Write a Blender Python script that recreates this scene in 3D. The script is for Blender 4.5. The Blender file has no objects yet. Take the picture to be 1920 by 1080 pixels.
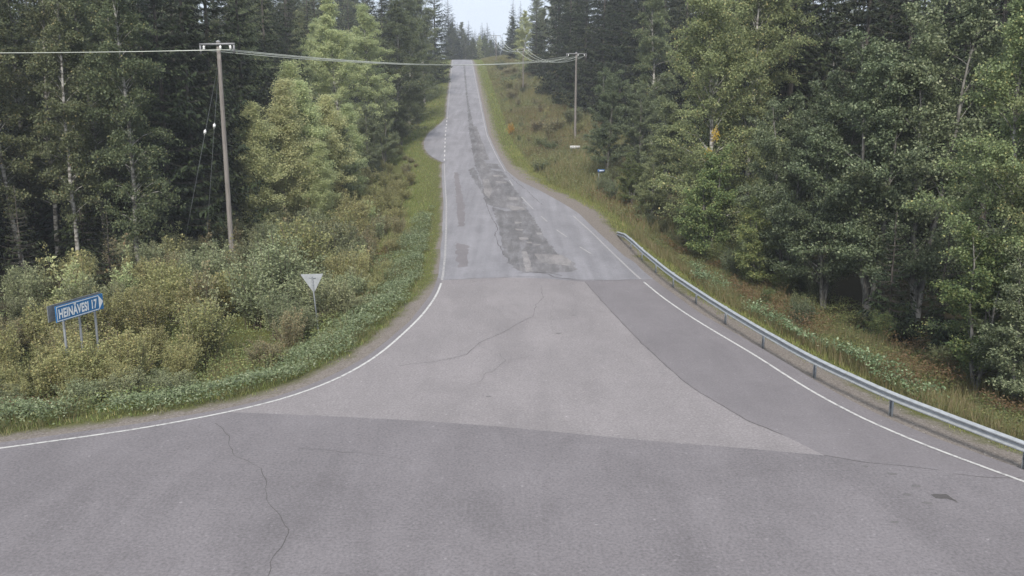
import bpy, bmesh, math, random
import numpy as np
from math import radians, sin, cos, pi

# ------------------------------------------------------------------ camera, world, sun, exposure
SC = bpy.context.scene
COL = SC.collection
CAM_H = 9.5
PITCH = math.atan2(346.0, 1663.0)
FOC = 1663.0                                   # focal length in pixels of the 1920 wide photograph
cam_data = bpy.data.cameras.new('camera')
cam = bpy.data.objects.new('camera', cam_data)
COL.objects.link(cam)
cam.location = (0, 0, CAM_H)
cam.rotation_euler = (pi / 2 - PITCH, 0, 0)
cam_data.sensor_width = 36.0
cam_data.lens = 36.0 * FOC / 1920.0
cam_data.clip_start = 0.1
cam_data.clip_end = 5000
SC.camera = cam

SUN_EL, SUN_AZ = radians(44), radians(186)     # azimuth clockwise from +Y: behind the camera
world = bpy.data.worlds.new('World')
SC.world = world
world.use_nodes = True
nt = world.node_tree
nt.nodes.clear()
w_out = nt.nodes.new('ShaderNodeOutputWorld')
w_bg = nt.nodes.new('ShaderNodeBackground')
w_sky = nt.nodes.new('ShaderNodeTexSky')
w_sky.sky_type = 'NISHITA'
w_sky.sun_disc = False
w_sky.sun_elevation = SUN_EL
w_sky.sun_rotation = SUN_AZ
w_sky.dust_density = 2.0
w_tc = nt.nodes.new('ShaderNodeTexCoord')
w_no = nt.nodes.new('ShaderNodeTexNoise')
w_no.inputs['Scale'].default_value = 5.0
w_no.inputs['Detail'].default_value = 5.0
w_ra = nt.nodes.new('ShaderNodeMapRange')
w_ra.inputs['From Min'].default_value = 0.35
w_ra.inputs['From Max'].default_value = 0.65
w_ra.inputs['To Min'].default_value = 0.72
w_ra.inputs['To Max'].default_value = 0.97
w_mix = nt.nodes.new('ShaderNodeMix')
w_mix.data_type = 'RGBA'
w_mix.inputs['B'].default_value = (4.45, 4.93, 5.65, 1)     # thin white overcast
nt.links.new(w_tc.outputs['Generated'], w_no.inputs['Vector'])
nt.links.new(w_no.outputs['Fac'], w_ra.inputs['Value'])
nt.links.new(w_ra.outputs['Result'], w_mix.inputs['Factor'])
nt.links.new(w_sky.outputs['Color'], w_mix.inputs['A'])
nt.links.new(w_mix.outputs['Result'], w_bg.inputs['Color'])
w_bg.inputs['Strength'].default_value = 0.06
nt.links.new(w_bg.outputs['Background'], w_out.inputs['Surface'])

sun_data = bpy.data.lights.new('sun', 'SUN')
sun_data.energy = 1.5
sun_data.angle = radians(14)
sun_data.color = (1.0, 0.95, 0.88)
sun = bpy.data.objects.new('sun', sun_data)
COL.objects.link(sun)
sun.location = (0, 0, 90)
sun.rotation_euler = (pi / 2 - SUN_EL, 0, pi - SUN_AZ)

SC.view_settings.view_transform = 'Standard'
SC.view_settings.look = 'None'
SC.view_settings.exposure = 1.75
SC.view_settings.gamma = 1.0
SC.view_settings.use_curve_mapping = False
SC.render.engine = 'CYCLES'
SC.cycles.use_denoising = True
SC.cycles.denoiser = 'OPENIMAGEDENOISE'
SC.cycles.denoising_input_passes = 'RGB_ALBEDO_NORMAL'
SC.cycles.max_bounces = 5
SC.cycles.diffuse_bounces = 3
SC.cycles.glossy_bounces = 2
SC.cycles.transmission_bounces = 3
SC.cycles.volume_bounces = 0
SC.cycles.transparent_max_bounces = 4

rng = np.random.default_rng(7)
random.seed(7)

# ------------------------------------------------------------------ helpers
def lin(r, g, b):
    f = lambda c: ((c / 255 + 0.055) / 1.055) ** 2.4 if c > 10 else c / 255 / 12.92
    return (f(r), f(g), f(b), 1)

def tag(o, label=None, cat=None, group=None, kind=None):
    if label: o['label'] = label
    if cat: o['category'] = cat
    if group: o['group'] = group
    if kind: o['kind'] = kind
    return o

def empty(name, loc=(0, 0, 0), rz=0.0, s=1.0):
    o = bpy.data.objects.new(name, None)
    o.empty_display_size = 0.2
    COL.objects.link(o)
    o.location = loc
    o.rotation_euler = (0, 0, rz)
    o.scale = (s, s, s) if not isinstance(s, tuple) else s
    return o

def link(name, me, parent=None):
    o = bpy.data.objects.new(name, me)
    COL.objects.link(o)
    if parent is not None:
        o.parent = parent
    return o

def quad_mesh(name, verts, quads, mat, smooth=False):
    """Fast mesh of quads from numpy arrays."""
    me = bpy.data.meshes.new(name)
    verts = np.ascontiguousarray(verts, np.float32)
    quads = np.ascontiguousarray(quads, np.int32)
    n, k = quads.shape
    me.vertices.add(len(verts)); me.vertices.foreach_set('co', verts.ravel())
    me.loops.add(n * k); me.loops.foreach_set('vertex_index', quads.ravel())
    me.polygons.add(n)
    me.polygons.foreach_set('loop_start', np.arange(0, n * k, k, dtype=np.int32))
    if smooth:
        me.polygons.foreach_set('use_smooth', np.ones(n, bool))
    me.update(calc_edges=True)
    if mat: me.materials.append(mat)
    return me

def py_mesh(name, verts, faces, mat, smooth=False):
    me = bpy.data.meshes.new(name)
    me.from_pydata([tuple(map(float, v)) for v in verts], [], faces)
    me.update()
    if smooth:
        me.polygons.foreach_set('use_smooth', [True] * len(me.polygons))
    if mat: me.materials.append(mat)
    return me

class MB:
    """collects tubes and quads"""
    def __init__(s): s.v = []; s.q = []; s.n = 0
    def tube(s, pts, rad, sides=6):
        pts = np.asarray(pts, float); n = len(pts)
        rad = np.broadcast_to(np.asarray(rad, float), (n,))
        t = np.gradient(pts, axis=0)
        t /= np.linalg.norm(t, axis=1)[:, None] + 1e-9
        ref = np.where(np.abs(t[:, 2:3]) > 0.9, np.array([[1., 0, 0]]), np.array([[0, 0, 1.]]))
        u = np.cross(t, ref); u /= np.linalg.norm(u, axis=1)[:, None] + 1e-9
        if n > 1:
            for i in range(1, n):
                if np.dot(u[i], u[i - 1]) < 0: u[i] = -u[i]
        w = np.cross(t, u)
        a = np.linspace(0, 2 * pi, sides, endpoint=False)
        ring = pts[:, None] + rad[:, None, None] * (np.cos(a)[None, :, None] * u[:, None] + np.sin(a)[None, :, None] * w[:, None])
        base = s.n
        s.v.append(ring.reshape(-1, 3)); s.n += n * sides
        i = np.arange(n - 1)[:, None]; j = np.arange(sides)[None]
        k = (j + 1) % sides
        q = np.stack([i * sides + j, i * sides + k, (i + 1) * sides + k, (i + 1) * sides + j], -1).reshape(-1, 4) + base
        s.q.append(q)
        # end caps as fans of quads (degenerate free: pairs)
        for r0 in (0, (n - 1) * sides):
            for m in range(1, sides - 1, 2):
                e = m + 2 if m + 2 < sides else 0
                if e == 0 and m + 1 == sides - 1:
                    continue
                s.q.append(np.array([[base + r0, base + r0 + m, base + r0 + m + 1, base + r0 + (m + 2) % sides]]) if e else np.zeros((0, 4), int))
    def box(s, c, size, R=None):
        c = np.asarray(c, float); h = np.asarray(size, float) / 2
        p = np.array([[x, y, z] for z in (-1, 1) for y in (-1, 1) for x in (-1, 1)]) * h
        if R is not None: p = p @ np.asarray(R).T
        b = s.n; s.v.append(p + c); s.n += 8
        s.q.append(np.array([[0, 2, 3, 1], [4, 5, 7, 6], [0, 1, 5, 4], [2, 6, 7, 3], [0, 4, 6, 2], [1, 3, 7, 5]]) + b)
    def mesh(s, name, mat, smooth=True):
        return quad_mesh(name, np.concatenate(s.v), np.concatenate(s.q), mat, smooth)

def leaf_quads(c, axis, nrm, ln, wd):
    """diamond shaped leaves: base, side, tip, side"""
    axis = axis / (np.linalg.norm(axis, axis=1)[:, None] + 1e-9)
    side = np.cross(axis, nrm); side /= np.linalg.norm(side, axis=1)[:, None] + 1e-9
    ln = np.broadcast_to(np.asarray(ln, float), (len(c),))[:, None]
    wd = np.broadcast_to(np.asarray(wd, float), (len(c),))[:, None]
    up = np.cross(side, axis)
    v = np.stack([c, c + axis * ln * 0.45 + side * wd / 2 + up * wd * .12, c + axis * ln, c + axis * ln * 0.45 - side * wd / 2 + up * wd * .12], 1)
    q = np.arange(len(c) * 4).reshape(-1, 4)
    return v.reshape(-1, 3), q

def rand_dirs(n):
    v = rng.normal(size=(n, 3))
    return v / np.linalg.norm(v, axis=1)[:, None]

# ------------------------------------------------------------------ materials
def new_mat(name):
    m = bpy.data.materials.new(name); m.use_nodes = True
    t = m.node_tree; t.nodes.clear()
    return m, t
def node(t, kind, **kw):
    n = t.nodes.new(kind)
    for k, v in kw.items():
        if k in n.inputs: n.inputs[k].default_value = v
        else: setattr(n, k, v)
    return n
def ramp(t, stops):
    r = t.nodes.new('ShaderNodeValToRGB')
    e = r.color_ramp.elements
    while len(e) < len(stops): e.new(0.5)
    for i, (p, c) in enumerate(stops): e[i].position = p; e[i].color = c
    return r

def leaf_mat(name, stops, transl=0.3, rough=0.55, spec=0.25, vary=0.25, hue=0.02):
    m, t = new_mat(name); L = t.links.new
    g = node(t, 'ShaderNodeNewGeometry'); oi = node(t, 'ShaderNodeObjectInfo')
    r = ramp(t, stops); L(g.outputs['Random Per Island'], r.inputs['Fac'])
    hs = node(t, 'ShaderNodeHueSaturation')
    mr = node(t, 'ShaderNodeMapRange'); mr.inputs['To Min'].default_value = 1 - vary; mr.inputs['To Max'].default_value = 1 + vary
    L(oi.outputs['Random'], mr.inputs['Value']); L(mr.outputs['Result'], hs.inputs['Value'])
    mh = node(t, 'ShaderNodeMapRange'); mh.inputs['To Min'].default_value = .5 - hue; mh.inputs['To Max'].default_value = .5 + hue
    wn = node(t, 'ShaderNodeTexWhiteNoise', noise_dimensions='1D'); L(oi.outputs['Random'], wn.inputs['W'])
    L(wn.outputs['Value'], mh.inputs['Value']); L(mh.outputs['Result'], hs.inputs['Hue'])
    L(r.outputs['Color'], hs.inputs['Color'])
    p = node(t, 'ShaderNodeBsdfPrincipled'); p.inputs['Roughness'].default_value = rough; p.inputs['Specular IOR Level'].default_value = spec
    L(hs.outputs['Color'], p.inputs['Base Color'])
    tr = node(t, 'ShaderNodeBsdfTranslucent'); L(hs.outputs['Color'], tr.inputs['Color'])
    mx = node(t, 'ShaderNodeMixShader'); mx.inputs['Fac'].default_value = transl
    L(p.outputs[0], mx.inputs[1]); L(tr.outputs[0], mx.inputs[2])
    o = node(t, 'ShaderNodeOutputMaterial'); L(mx.outputs[0], o.inputs['Surface'])
    return m

def c3(r, g, b): return (r, g, b, 1)

M = {}
M['birch_leaf'] = leaf_mat('birch_leaf', [(0, c3(0.091, 0.112, 0.058)), (.5, c3(0.139, 0.164, 0.082)), (.93, c3(0.190, 0.211, 0.109)), (1, c3(0.318, 0.266, 0.124))])
M['birch_leaf_mid'] = leaf_mat('birch_leaf_mid', [(0, c3(0.140, 0.173, 0.081)), (.5, c3(0.215, 0.253, 0.115)), (.93, c3(0.293, 0.325, 0.153)), (1, c3(0.490, 0.409, 0.174))], vary=.12)
M['birch_leaf_light'] = leaf_mat('birch_leaf_light', [(0, c3(0.300, 0.351, 0.177)), (.5, c3(0.440, 0.484, 0.248)), (1, c3(0.594, 0.583, 0.307))], .45, vary=.1)
M['spruce_needle'] = leaf_mat('spruce_needle', [(0, c3(.018, .025, .013)), (.6, c3(.032, .043, .02)), (1, c3(.054, .068, .03))], .05, .6, .15)
M['alder_leaf'] = leaf_mat('alder_leaf', [(0, c3(0.070, 0.091, 0.048)), (.5, c3(0.125, 0.150, 0.078)), (.85, c3(0.181, 0.206, 0.113)), (1, c3(0.303, 0.316, 0.190))], .25, .5, .35)
M['willow_leaf'] = leaf_mat('willow_leaf', [(0, c3(0.095, 0.122, 0.063)), (.5, c3(0.158, 0.191, 0.089)), (1, c3(0.267, 0.291, 0.153))], .3)
M['shrub_leaf'] = leaf_mat('shrub_leaf', [(0, c3(0.174, 0.176, 0.076)), (.4, c3(0.275, 0.278, 0.122)), (.85, c3(0.401, 0.388, 0.187)), (1, c3(0.459, 0.373, 0.171))], .4, vary=.14, hue=.012)
M['shrub_leaf_tan'] = leaf_mat('shrub_leaf_tan', [(0, c3(0.164, 0.155, 0.086)), (.4, c3(0.254, 0.244, 0.137)), (.8, c3(0.339, 0.305, 0.178)), (1, c3(0.359, 0.242, 0.140))], .4, vary=.14, hue=.012)
M['shrub_leaf_grey'] = leaf_mat('shrub_leaf_grey', [(0, c3(0.124, 0.140, 0.078)), (.5, c3(0.211, 0.230, 0.121)), (1, c3(0.350, 0.363, 0.212))], .3)
M['weed_leaf'] = leaf_mat('weed_leaf', [(0, c3(0.079, 0.114, 0.048)), (.5, c3(0.140, 0.185, 0.088)), (.85, c3(0.227, 0.273, 0.147)), (1, c3(0.314, 0.352, 0.221))], .25, .5, .4, 0)
M['grass_blade'] = leaf_mat('grass_blade', [(0, c3(0.130, 0.177, 0.055)), (.5, c3(0.212, 0.256, 0.079)), (.85, c3(0.287, 0.287, 0.105)), (1, c3(0.422, 0.345, 0.171))], .3, .5, .3, 0)
M['dry_grass'] = leaf_mat('dry_grass', [(0, c3(.12, .13, .055)), (.45, c3(.18, .18, .08)), (.85, c3(.24, .21, .11)), (1, c3(.27, .20, .12))], .3, .6, .2, 0)
M['fireweed_leaf'] = leaf_mat('fireweed_leaf', [(0, c3(0.117, 0.068, 0.036)), (.4, c3(0.164, 0.095, 0.056)), (.7, c3(0.156, 0.119, 0.053)), (1, c3(0.226, 0.143, 0.099))], .3, .6, .2, 0)
M['orange_leaf'] = leaf_mat('orange_leaf', [(0, c3(.42, .24, .05)), (1, c3(.52, .34, .09))], .3, hue=0)
M['yellow_leaf'] = leaf_mat('yellow_leaf', [(0, c3(.36, .25, .03)), (1, c3(.5, .36, .06))], .35, hue=0)
M['rowan_leaf'] = leaf_mat('rowan_leaf', [(0, c3(0.087, 0.123, 0.049)), (.6, c3(0.159, 0.193, 0.075)), (1, c3(0.263, 0.263, 0.100))], .3)

def bark_mat(name, light, dark, band):
    m, t = new_mat(name); L = t.links.new
    tc = node(t, 'ShaderNodeTexCoord'); mp = node(t, 'ShaderNodeMapping'); mp.inputs['Scale'].default_value = band
    L(tc.outputs['Object'], mp.inputs['Vector'])
    n = node(t, 'ShaderNodeTexNoise', Scale=3.0, Detail=4.0); L(mp.outputs[0], n.inputs['Vector'])
    r = ramp(t, [(.42, dark), (.56, light)]); L(n.outputs['Fac'], r.inputs['Fac'])
    p = node(t, 'ShaderNodeBsdfPrincipled', Roughness=.85); L(r.outputs[0], p.inputs['Base Color'])
    b = node(t, 'ShaderNodeBump', Strength=.4, Distance=.02); L(n.outputs['Fac'], b.inputs['Height']); L(b.outputs[0], p.inputs['Normal'])
    o = node(t, 'ShaderNodeOutputMaterial'); L(p.outputs[0], o.inputs['Surface'])
    return m
M['birch_bark'] = bark_mat('birch_bark', c3(.36, .345, .31), c3(.08, .072, .06), (.6, .6, 1.6))
M['spruce_bark'] = bark_mat('spruce_bark', c3(.10, .085, .07), c3(.04, .034, .028), (4, 4, 1))
M['grey_bark'] = bark_mat('grey_bark', c3(.20, .19, .17), c3(.08, .075, .065), (3, 3, 1))
M['pole_wood'] = bark_mat('pole_wood', c3(.205, .185, .168), c3(.125, .112, .10), (14, 14, .4))
M['twig'] = bark_mat('twig', c3(.13, .10, .075), c3(.08, .06, .05), (4, 4, 2))

def plain(name, col, rough=.6, metal=0.0, noise=.12, scale=8.0, spec=.4):
    m, t = new_mat(name); L = t.links.new
    tc = node(t, 'ShaderNodeTexCoord')
    n = node(t, 'ShaderNodeTexNoise', Scale=scale, Detail=5.0); L(tc.outputs['Object'], n.inputs['Vector'])
    r = ramp(t, [(.3, tuple(c * (1 - noise) for c in col[:3]) + (1,)), (.7, tuple(min(1, c * (1 + noise)) for c in col[:3]) + (1,))])
    L(n.outputs['Fac'], r.inputs['Fac'])
    p = node(t, 'ShaderNodeBsdfPrincipled', Roughness=rough, Metallic=metal); p.inputs['Specular IOR Level'].default_value = spec
    L(r.outputs[0], p.inputs['Base Color'])
    o = node(t, 'ShaderNodeOutputMaterial'); L(p.outputs[0], o.inputs['Surface'])
    return m
M['galvanised'] = plain('galvanised', c3(.33, .345, .355), .5, .25, .15, 5)
M['steel_post'] = plain('steel_post', c3(.30, .32, .34), .55, .35, .2, 9)
M['sign_grey'] = plain('sign_grey', c3(.155, .165, .172), .55, .1, .15, 6)
M['plate_grey'] = plain('plate_grey', c3(.30, .315, .325), .5, .1, .12, 6)
M['sign_blue'] = plain('sign_blue', c3(.026, .145, .34), .4, 0, .08, 5)
M['sign_blue_faded'] = plain('sign_blue_faded', c3(.05, .11, .24), .5, 0, .1, 5)
M['sign_white'] = plain('sign_white', c3(.72, .74, .76), .45, 0, .05, 5)
M['board_white'] = plain('board_white', c3(.42, .42, .41), .6, 0, .1, 5)
M['porcelain'] = plain('porcelain', c3(.85, .85, .83), .25, 0, .03, 5)
M['wire'] = plain('wire', c3(.46, .48, .42), .5, 0, .05, 5)
M['crossarm'] = plain('crossarm', c3(.22, .22, .225), .6, .2, .15, 9)

def asphalt(name, base, tint=.1, speck=.35, streak=0.0, stain=.09, stain_dir=0, worn_to=None):
    m, t = new_mat(name); L = t.links.new
    tc = node(t, 'ShaderNodeTexCoord')
    big = node(t, 'ShaderNodeTexNoise', Scale=.22, Detail=6.0, Roughness=.65); L(tc.outputs['Object'], big.inputs['Vector'])
    fine = node(t, 'ShaderNodeTexNoise', Scale=13.0, Detail=5.0, Roughness=.7); L(tc.outputs['Object'], fine.inputs['Vector'])
    vor = node(t, 'ShaderNodeTexVoronoi', Scale=19.0); L(tc.outputs['Object'], vor.inputs['Vector'])
    st = node(t, 'ShaderNodeMapping'); st.inputs['Scale'].default_value = (1.6, .06, 1); st.inputs['Rotation'].default_value = (0, 0, radians(-3.5))
    L(tc.outputs['Object'], st.inputs['Vector'])
    sn = node(t, 'ShaderNodeTexNoise', Scale=1.0, Detail=4.0); L(st.outputs[0], sn.inputs['Vector'])
    def mrange(src, a, b, lo=.3, hi=.7):
        r = node(t, 'ShaderNodeMapRange'); r.inputs['From Min'].default_value = lo; r.inputs['From Max'].default_value = hi
        r.inputs['To Min'].default_value = a; r.inputs['To Max'].default_value = b; L(src, r.inputs['Value']); return r.outputs[0]
    def mul(a, b):
        n = node(t, 'ShaderNodeMath', operation='MULTIPLY'); L(a, n.inputs[0]); L(b, n.inputs[1]); return n.outputs[0]
    f = mul(mrange(big.outputs['Fac'], 1 - tint, 1 + tint), mrange(fine.outputs['Fac'], 1 - speck, 1 + speck))
    f = mul(f, mrange(sn.outputs['Fac'], 1 - streak, 1 + streak))
    # broad stains and oily darker areas
    sm = node(t, 'ShaderNodeMapping'); sm.inputs['Scale'].default_value = (.55, .16, 1); sm.inputs['Rotation'].default_value = (0, 0, radians(stain_dir)); L(tc.outputs['Object'], sm.inputs['Vector'])
    s2 = node(t, 'ShaderNodeTexNoise', Scale=1.0, Detail=7.0, Roughness=.6); s2.inputs['Distortion'].default_value = .6; L(sm.outputs[0], s2.inputs['Vector'])
    f = mul(f, mrange(s2.outputs['Fac'], 1 - stain, 1 + stain * .6, .34, .62))
    mid = node(t, 'ShaderNodeTexNoise', Scale=2.6, Detail=8.0, Roughness=.75); L(tc.outputs['Object'], mid.inputs['Vector'])
    f = mul(f, mrange(mid.outputs['Fac'], .93, 1.06))
    # light stones in the wearing course
    vs = mrange(vor.outputs['Color'], 1.0, 1.6, .9, 1.0); f = mul(f, vs)
    vc = node(t, 'ShaderNodeVectorMath', operation='SCALE'); vc.inputs[0].default_value = base[:3]; L(f, vc.inputs['Scale'])
    if worn_to:       # patch worn through in ragged streaks to the older asphalt
        wm = node(t, 'ShaderNodeMapping'); wm.inputs['Scale'].default_value = (2.2, .35, 1); wm.inputs['Rotation'].default_value = (0, 0, radians(-4)); L(tc.outputs['Object'], wm.inputs['Vector'])
        wn2 = node(t, 'ShaderNodeTexNoise', Scale=1.0, Detail=9.0, Roughness=.72); L(wm.outputs[0], wn2.inputs['Vector'])
        cx = node(t, 'ShaderNodeMix', data_type='RGBA'); L(mrange(wn2.outputs['Fac'], 0, 1, .46, .68), cx.inputs['Factor'])
        old = node(t, 'ShaderNodeVectorMath', operation='SCALE'); old.inputs[0].default_value = worn_to[:3]; L(f, old.inputs['Scale'])
        L(vc.outputs[0], cx.inputs['A']); L(old.outputs[0], cx.inputs['B']); base_out = cx.outputs['Result']
    else: base_out = vc.outputs[0]
    p = node(t, 'ShaderNodeBsdfPrincipled', Roughness=.85); p.inputs['Specular IOR Level'].default_value = .3
    L(base_out, p.inputs['Base Color'])
    b = node(t, 'ShaderNodeBump', Strength=.35, Distance=.012); L(fine.outputs['Fac'], b.inputs['Height']); L(b.outputs[0], p.inputs['Normal'])
    o = node(t, 'ShaderNodeOutputMaterial'); L(p.outputs[0], o.inputs['Surface'])
    return m
M['asphalt_main'] = asphalt('asphalt_main', c3(.153, .141, .146), .12, .32, 0, .10, -75)
M['asphalt_pale'] = asphalt('asphalt_pale', c3(.205, .188, .189), .08, .28)
M['asphalt_strip'] = asphalt('asphalt_strip', c3(.160, .147, .152), .08, .2)
M['asphalt_far'] = asphalt('asphalt_far', c3(.200, .194, .206), .10, .2, .13)
M['asphalt_patch'] = asphalt('asphalt_patch', c3(.118, .113, .114), .2, .3, .15, .1, 0, (.195, .190, .200))
M['asphalt_tired'] = asphalt('asphalt_tired', c3(.135, .129, .131), .2, .3, .15, .12, 0, (.205, .196, .202))
M['asphalt_worn'] = asphalt('asphalt_worn', c3(.222, .207, .204), .2, .3, .1, .1, 0, (.15, .145, .146))
M['crack'] = plain('crack', c3(.07, .064, .062), .9, 0, .2, 20)
M['crack_faint'] = plain('crack_faint', c3(.12, .112, .112), .9, 0, .2, 20)

def paint_mat(name, white, under, lo, hi):
    m, t = new_mat(name); L = t.links.new
    tc = node(t, 'ShaderNodeTexCoord')
    n = node(t, 'ShaderNodeTexNoise', Scale=5.0, Detail=8.0, Roughness=.75); L(tc.outputs['Object'], n.inputs['Vector'])
    r = ramp(t, [(lo, under), (hi, white)]); L(n.outputs['Fac'], r.inputs['Fac'])
    p = node(t, 'ShaderNodeBsdfPrincipled', Roughness=.7); L(r.outputs[0], p.inputs['Base Color'])
    o = node(t, 'ShaderNodeOutputMaterial'); L(p.outputs[0], o.inputs['Surface'])
    return m
M['line_fresh'] = paint_mat('line_fresh', c3(.47, .46, .44), c3(.20, .19, .19), .36, .50)
M['line_worn'] = paint_mat('line_worn', c3(.33, .315, .30), c3(.20, .193, .198), .38, .62)

def ground_mat():
    m, t = new_mat('ground'); L = t.links.new
    tc = node(t, 'ShaderNodeTexCoord')
    at = node(t, 'ShaderNodeAttribute', attribute_name='edge_distance')
    n1 = node(t, 'ShaderNodeTexNoise', Scale=1.1, Detail=6.0, Roughness=.7); L(tc.outputs['Object'], n1.inputs['Vector'])
    n2 = node(t, 'ShaderNodeTexNoise', Scale=14.0, Detail=4.0, Roughness=.7); L(tc.outputs['Object'], n2.inputs['Vector'])
    gr = ramp(t, [(.3, c3(.10, .088, .075)), (.55, c3(.20, .175, .155)), (.8, c3(.30, .27, .24))]); L(n2.outputs['Fac'], gr.inputs['Fac'])
    gs = ramp(t, [(.3, c3(.055, .06, .022)), (.55, c3(.10, .105, .035)), (.8, c3(.14, .12, .055))]); L(n2.outputs['Fac'], gs.inputs['Fac'])
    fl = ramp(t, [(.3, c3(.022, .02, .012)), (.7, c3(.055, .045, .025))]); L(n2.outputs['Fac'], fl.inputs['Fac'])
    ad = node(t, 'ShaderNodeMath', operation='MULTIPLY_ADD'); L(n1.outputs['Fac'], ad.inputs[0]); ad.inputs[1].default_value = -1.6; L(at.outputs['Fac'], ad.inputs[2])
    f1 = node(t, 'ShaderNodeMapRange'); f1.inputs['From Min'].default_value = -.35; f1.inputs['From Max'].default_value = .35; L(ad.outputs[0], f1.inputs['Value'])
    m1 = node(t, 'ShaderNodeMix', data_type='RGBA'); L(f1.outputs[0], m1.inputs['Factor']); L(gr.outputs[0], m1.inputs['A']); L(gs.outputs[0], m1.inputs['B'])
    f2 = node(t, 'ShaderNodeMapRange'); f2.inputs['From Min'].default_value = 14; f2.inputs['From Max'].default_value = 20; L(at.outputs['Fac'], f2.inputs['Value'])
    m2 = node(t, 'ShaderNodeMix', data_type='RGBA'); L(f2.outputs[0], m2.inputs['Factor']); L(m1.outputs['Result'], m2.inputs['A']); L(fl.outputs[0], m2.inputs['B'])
    p = node(t, 'ShaderNodeBsdfPrincipled', Roughness=.95); p.inputs['Specular IOR Level'].default_value = .1
    L(m2.outputs['Result'], p.inputs['Base Color'])
    b = node(t, 'ShaderNodeBump', Strength=.8, Distance=.05); L(n2.outputs['Fac'], b.inputs['Height']); L(b.outputs[0], p.inputs['Normal'])
    o = node(t, 'ShaderNodeOutputMaterial'); L(p.outputs[0], o.inputs['Surface'])
    return m
M['ground'] = ground_mat()

# ------------------------------------------------------------------ lie of the land
# road profile: piecewise linear at 2 m knots, integrated from a slope table
_ky = np.arange(-80, 702, 2.0)
_sl = np.interp(_ky, [45, 80, 125, 165, 245, 295, 330, 420], [0, .05, .11, .125, .125, .04, 0, -.02])
_kz = np.concatenate([[0], np.cumsum((_sl[1:] + _sl[:-1]))])
def prof(y): return np.interp(y, _ky, _kz)

def ray(px, py):
    u = 540 - py
    return np.array([px - 960.0, FOC * cos(PITCH) + u * sin(PITCH), -FOC * sin(PITCH) + u * cos(PITCH)])
def pt_at(px, py, Y):
    """point of the line of sight at distance Y in front of the camera"""
    d = ray(px, py); return np.array([0, 0, CAM_H]) + d * (Y / d[1])
_ys = np.arange(12, 330, .25)
def on_road(px, py, hf=None):
    """first meeting of the line of sight with the road profile"""
    d = ray(px, py); s = _ys / d[1]; z = CAM_H + d[2] * s
    zz = prof(_ys) if hf is None else hf(d[0] * s, _ys)
    k = np.argmax(z <= zz)
    if z[k] > zz[k]: k = np.argmin(z - zz)
    return np.array([d[0] * s[k], _ys[k]])
def road_pts(lst): return np.array([on_road(*p) for p in lst])

LEFT_LINE = road_pts([(849, 119), (846, 135), (843, 160), (840, 200), (838, 225), (835, 265), (833, 303), (834, 335), (837, 380), (836.5, 430), (834.5, 480), (830, 523), (823, 545), (812, 565), (790, 595), (760, 625), (720, 660), (680, 690), (630, 717), (575, 738), (520, 756), (460, 770), (400, 782), (300, 800), (180, 820), (0, 842)])
RIGHT_LINE = road_pts([(886, 119), (889, 140), (897, 190), (907, 228), (918, 265), (932, 295), (947, 321)])
RIGHT_LINE2 = road_pts([(1075, 405), (1110, 437), (1150, 477), (1195, 520), (1240, 557), (1290, 592), (1350, 630), (1420, 672), (1500, 725), (1600, 780), (1700, 826), (1800, 865), (1920, 908)])
def resample(p, step):
    p = np.asarray(p, float); d = np.concatenate([[0], np.cumsum(np.linalg.norm(np.diff(p, axis=0), axis=1))])
    n = max(2, int(d[-1] / step) + 1); s = np.linspace(0, d[-1], n)
    return np.stack([np.interp(s, d, p[:, i]) for i in range(p.shape[1])], 1)
def smooth(p, it=3):
    p = p.copy()
    for _ in range(it): p[1:-1] = .25 * p[:-2] + .5 * p[1:-1] + .25 * p[2:]
    return p
def offset(p, d):
    t = np.gradient(p, axis=0); t /= np.linalg.norm(t, axis=1)[:, None] + 1e-9
    n = np.stack([-t[:, 1], t[:, 0]], 1)
    return p + n * (d[:, None] if isinstance(d, np.ndarray) else d)
def monotone(p):      # far points: least squares smoothing of the unprojected edge
    return smooth(resample(p, 1.0), 25)
# far straight: the two edges fitted as straight lines, so that width stays even
def fit_far(p, y0, extra):
    k = p[:, 1] > y0
    c = np.polyfit(p[k, 1], p[k, 0], 1)
    far = np.array([[np.polyval(c, y), y] for y in (extra, y0 + 10)])
    return np.concatenate([far, p[~k]])
LEFT_LINE = fit_far(LEFT_LINE, 120, 330)
RIGHT_LINE = fit_far(RIGHT_LINE, 120, 330)
d0 = LEFT_LINE[-1] - LEFT_LINE[-2]; d0 /= np.linalg.norm(d0)
LEFT_LINE = np.concatenate([LEFT_LINE, [LEFT_LINE[-1] + d0 * 14, LEFT_LINE[-1] + d0 * 30 + [-2, 3], LEFT_LINE[-1] + d0 * 70 + [-6, 12]]])
d1 = RIGHT_LINE2[-1] - RIGHT_LINE2[-2]; d1 /= np.linalg.norm(d1)
RIGHT_LINE2 = np.concatenate([RIGHT_LINE2, [RIGHT_LINE2[-1] + d1 * 12, RIGHT_LINE2[-1] + d1 * 40 + [4, 4], RIGHT_LINE2[-1] + d1 * 80 + [10, 12]]])
LL = smooth(resample(LEFT_LINE, .8), 4); RL = smooth(resample(RIGHT_LINE, .8), 4); RL2 = smooth(resample(RIGHT_LINE2, .8), 4)

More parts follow.
